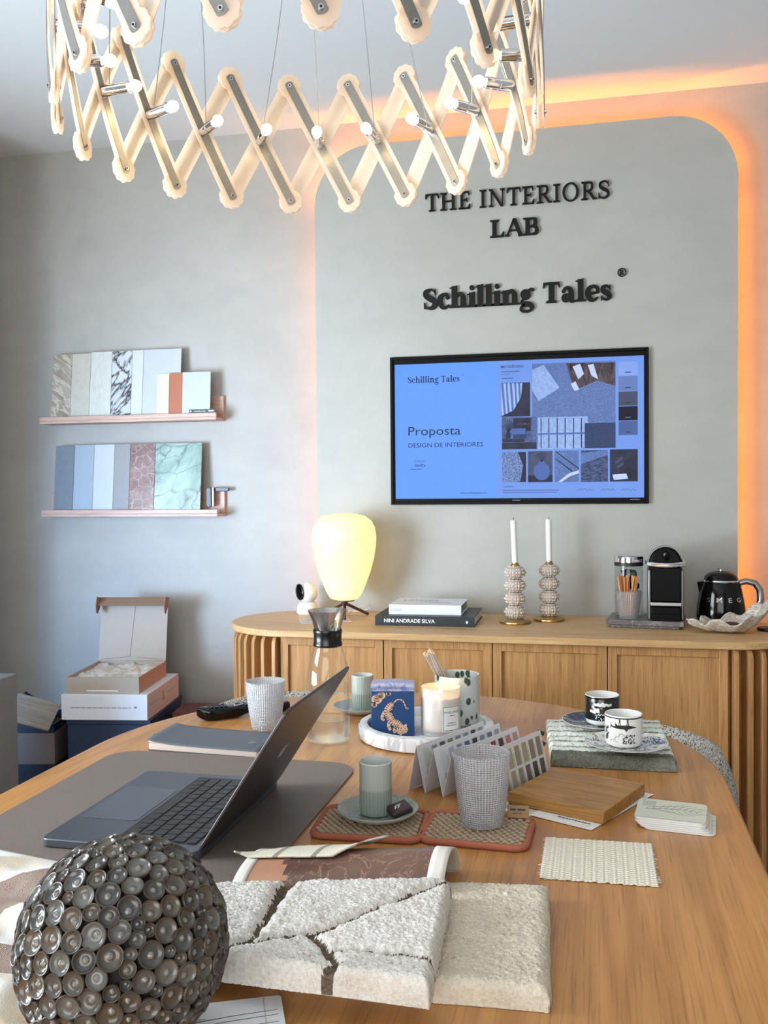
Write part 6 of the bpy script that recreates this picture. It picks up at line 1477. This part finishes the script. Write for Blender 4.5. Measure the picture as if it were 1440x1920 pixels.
for k in range(26):
    x = random.uniform(-.16, -.05); y = random.uniform(-.12, -.022); l_ = random.uniform(.015, .06)
    put_shapes(mb, [cr([(x, y), (min(-.008, x + l_ * .5), y + random.uniform(-.002, .002)), (min(-.004, x + l_), y + random.uniform(-.003, .003))], [.0003, .0007, .0003], 4)], None, .0064, .0066, 1)
for y in (-.026, -.034, -.046): put_shapes(mb, [cr([(-.14, y - .01), (-.09, y - .006), (-.05, y - .001), (-.004, y + .002)], [.0004, .001, .0008, .0005], 5)], None, .0064, .0066, 1)
mb.flat([(-.017, -.15), (-.0155, -.15), (-.0155, 0), (-.017, 0)], .0065, 2)
mb.build('cover', [plain('booklet_cover', (232, 234, 238), .45, var=.01), M_ink, plain('fold_line', (196, 198, 202), .5)], sk, 0, 0)
BR = .0905; BC = Vector((-.410, .746, TZ + .0085 + BR))
ball = thing('shell_ball', 'dark decorative ball covered in round grey shell discs in the left foreground', 'decorative ball', BC)
M_bcore = plain('ball_core', (22, 20, 19), .8, var=.3); 
discm = []
for i, c in enumerate(((88, 85, 80), (72, 72, 70), (102, 102, 98), (82, 74, 64), (66, 65, 63), (94, 85, 73))):
    a = NT('shell_disc_%d' % i); co = a.coord(); n1 = a.noise(co, 260, 3); cc_ = srgb(*c)
    a.pbr(Base_Color=a.mix(n1, tuple(x * .65 for x in cc_[:3]), tuple(min(1, x * 1.3) for x in cc_[:3])), Roughness=.27, Coat_Weight=.35, Coat_Roughness=.12); discm.append(a.m)
M_rim = plain('disc_rim', (70, 61, 53), .4, var=.2); M_pearl = plain('disc_centre', (132, 128, 121), .22, var=.2, coat=.4)
MB().sphere((0, 0, 0), BR - .004, 48, 32).build('core', M_bcore, ball)
random.seed(31)
import numpy as np
rng = np.random.RandomState(4)
ND = 372
dirs = rng.normal(size=(ND, 3)); dirs /= np.linalg.norm(dirs, axis=1)[:, None]
rads = np.where(rng.rand(ND) < .72, rng.uniform(.0092, .0112, ND), np.where(rng.rand(ND) < .6, rng.uniform(.0072, .0090, ND), rng.uniform(.0048, .0064, ND)))
for it in range(260):                      # soft discs pushing each other apart over the sphere
    df = dirs[:, None, :] - dirs[None, :, :]; dd = np.linalg.norm(df, axis=2) + np.eye(ND)
    ov = np.clip((rads[:, None] + rads[None, :]) * 1.0 / BR - dd, 0, None); np.fill_diagonal(ov, 0)
    dirs = dirs + (df / dd[:, :, None] * ov[:, :, None]).sum(1) * .30; dirs /= np.linalg.norm(dirs, axis=1)[:, None]
placed = [(Vector(d), float(r)) for d, r in zip(dirs, rads) if d[2] > -.9]
camp = Vector((0, 0, 1.25))
placed.sort(key=lambda p: (BC + p[0] * BR - camp).length)
def disc(mb, n, r, mi):
    zq = Vector((0, 0, 1)).rotation_difference(n).to_matrix().to_4x4()
    tl = Matrix.Rotation(random.uniform(-.16, .16), 4, 'X') @ Matrix.Rotation(random.uniform(-.16, .16), 4, 'Y')
    Mx = Matrix.Translation(n * (BR - .0035)) @ zq @ tl @ Matrix.Rotation(random.uniform(0, 6.28), 4, 'Z')
    k = random.uniform(.8, 1.25); dx = random.uniform(-.25, .25) * r
    mb.lathe([(r * .80, -.0010), (r * .97, .0020), (r, .0040), (r * .95, .0049), (r * .86, .0046)], 22, 1, Mx)
    nn = 22; vs = [(dx, 0, .0036 * k)]; fs = []; ms = []
    for rad, z, sh in ((.10, .0034 * k, .9), (.24, .0016, .8), (.5, .0014, .4), (.75, .0027, .1), (.87, .0046, 0)):
        for i in range(nn): vs.append((rad * r * cos(2 * pi * i / nn) + dx * sh, rad * r * sin(2 * pi * i / nn), z))
    for i in range(nn): fs.append((0, 1 + i, 1 + (i + 1) % nn)); ms.append(2)
    for q in range(4):
        for i in range(nn): fs.append((1 + q * nn + i, 1 + (q + 1) * nn + i, 1 + (q + 1) * nn + (i + 1) % nn, 1 + q * nn + (i + 1) % nn)); ms.append(2 if q == 0 else 0)
    mb.add(vs, fs, ms, None, Mx)
for n, r in placed[:100]:
    mb = MB(); disc(mb, n, r, 0); mb.build('shell_disc', [random.choice(discm), M_rim, M_pearl], ball, 0, 70)
rest = [MB() for _ in range(3)]
mbr = MB(); mats_r = discm[:4]
for n, r in placed[100:]:
    b_ = len(mbr.m); disc(mbr, n, r, 0); mi_ = random.choice((0, 3, 4, 5))
    for i in range(b_, len(mbr.m)):
        if mbr.m[i] == 0: mbr.m[i] = mi_
o = mbr.build('shell_discs', [discm[0], M_rim, M_pearl, discm[1], discm[2], discm[3]], ball, 0, 70); o['kind'] = 'stuff'
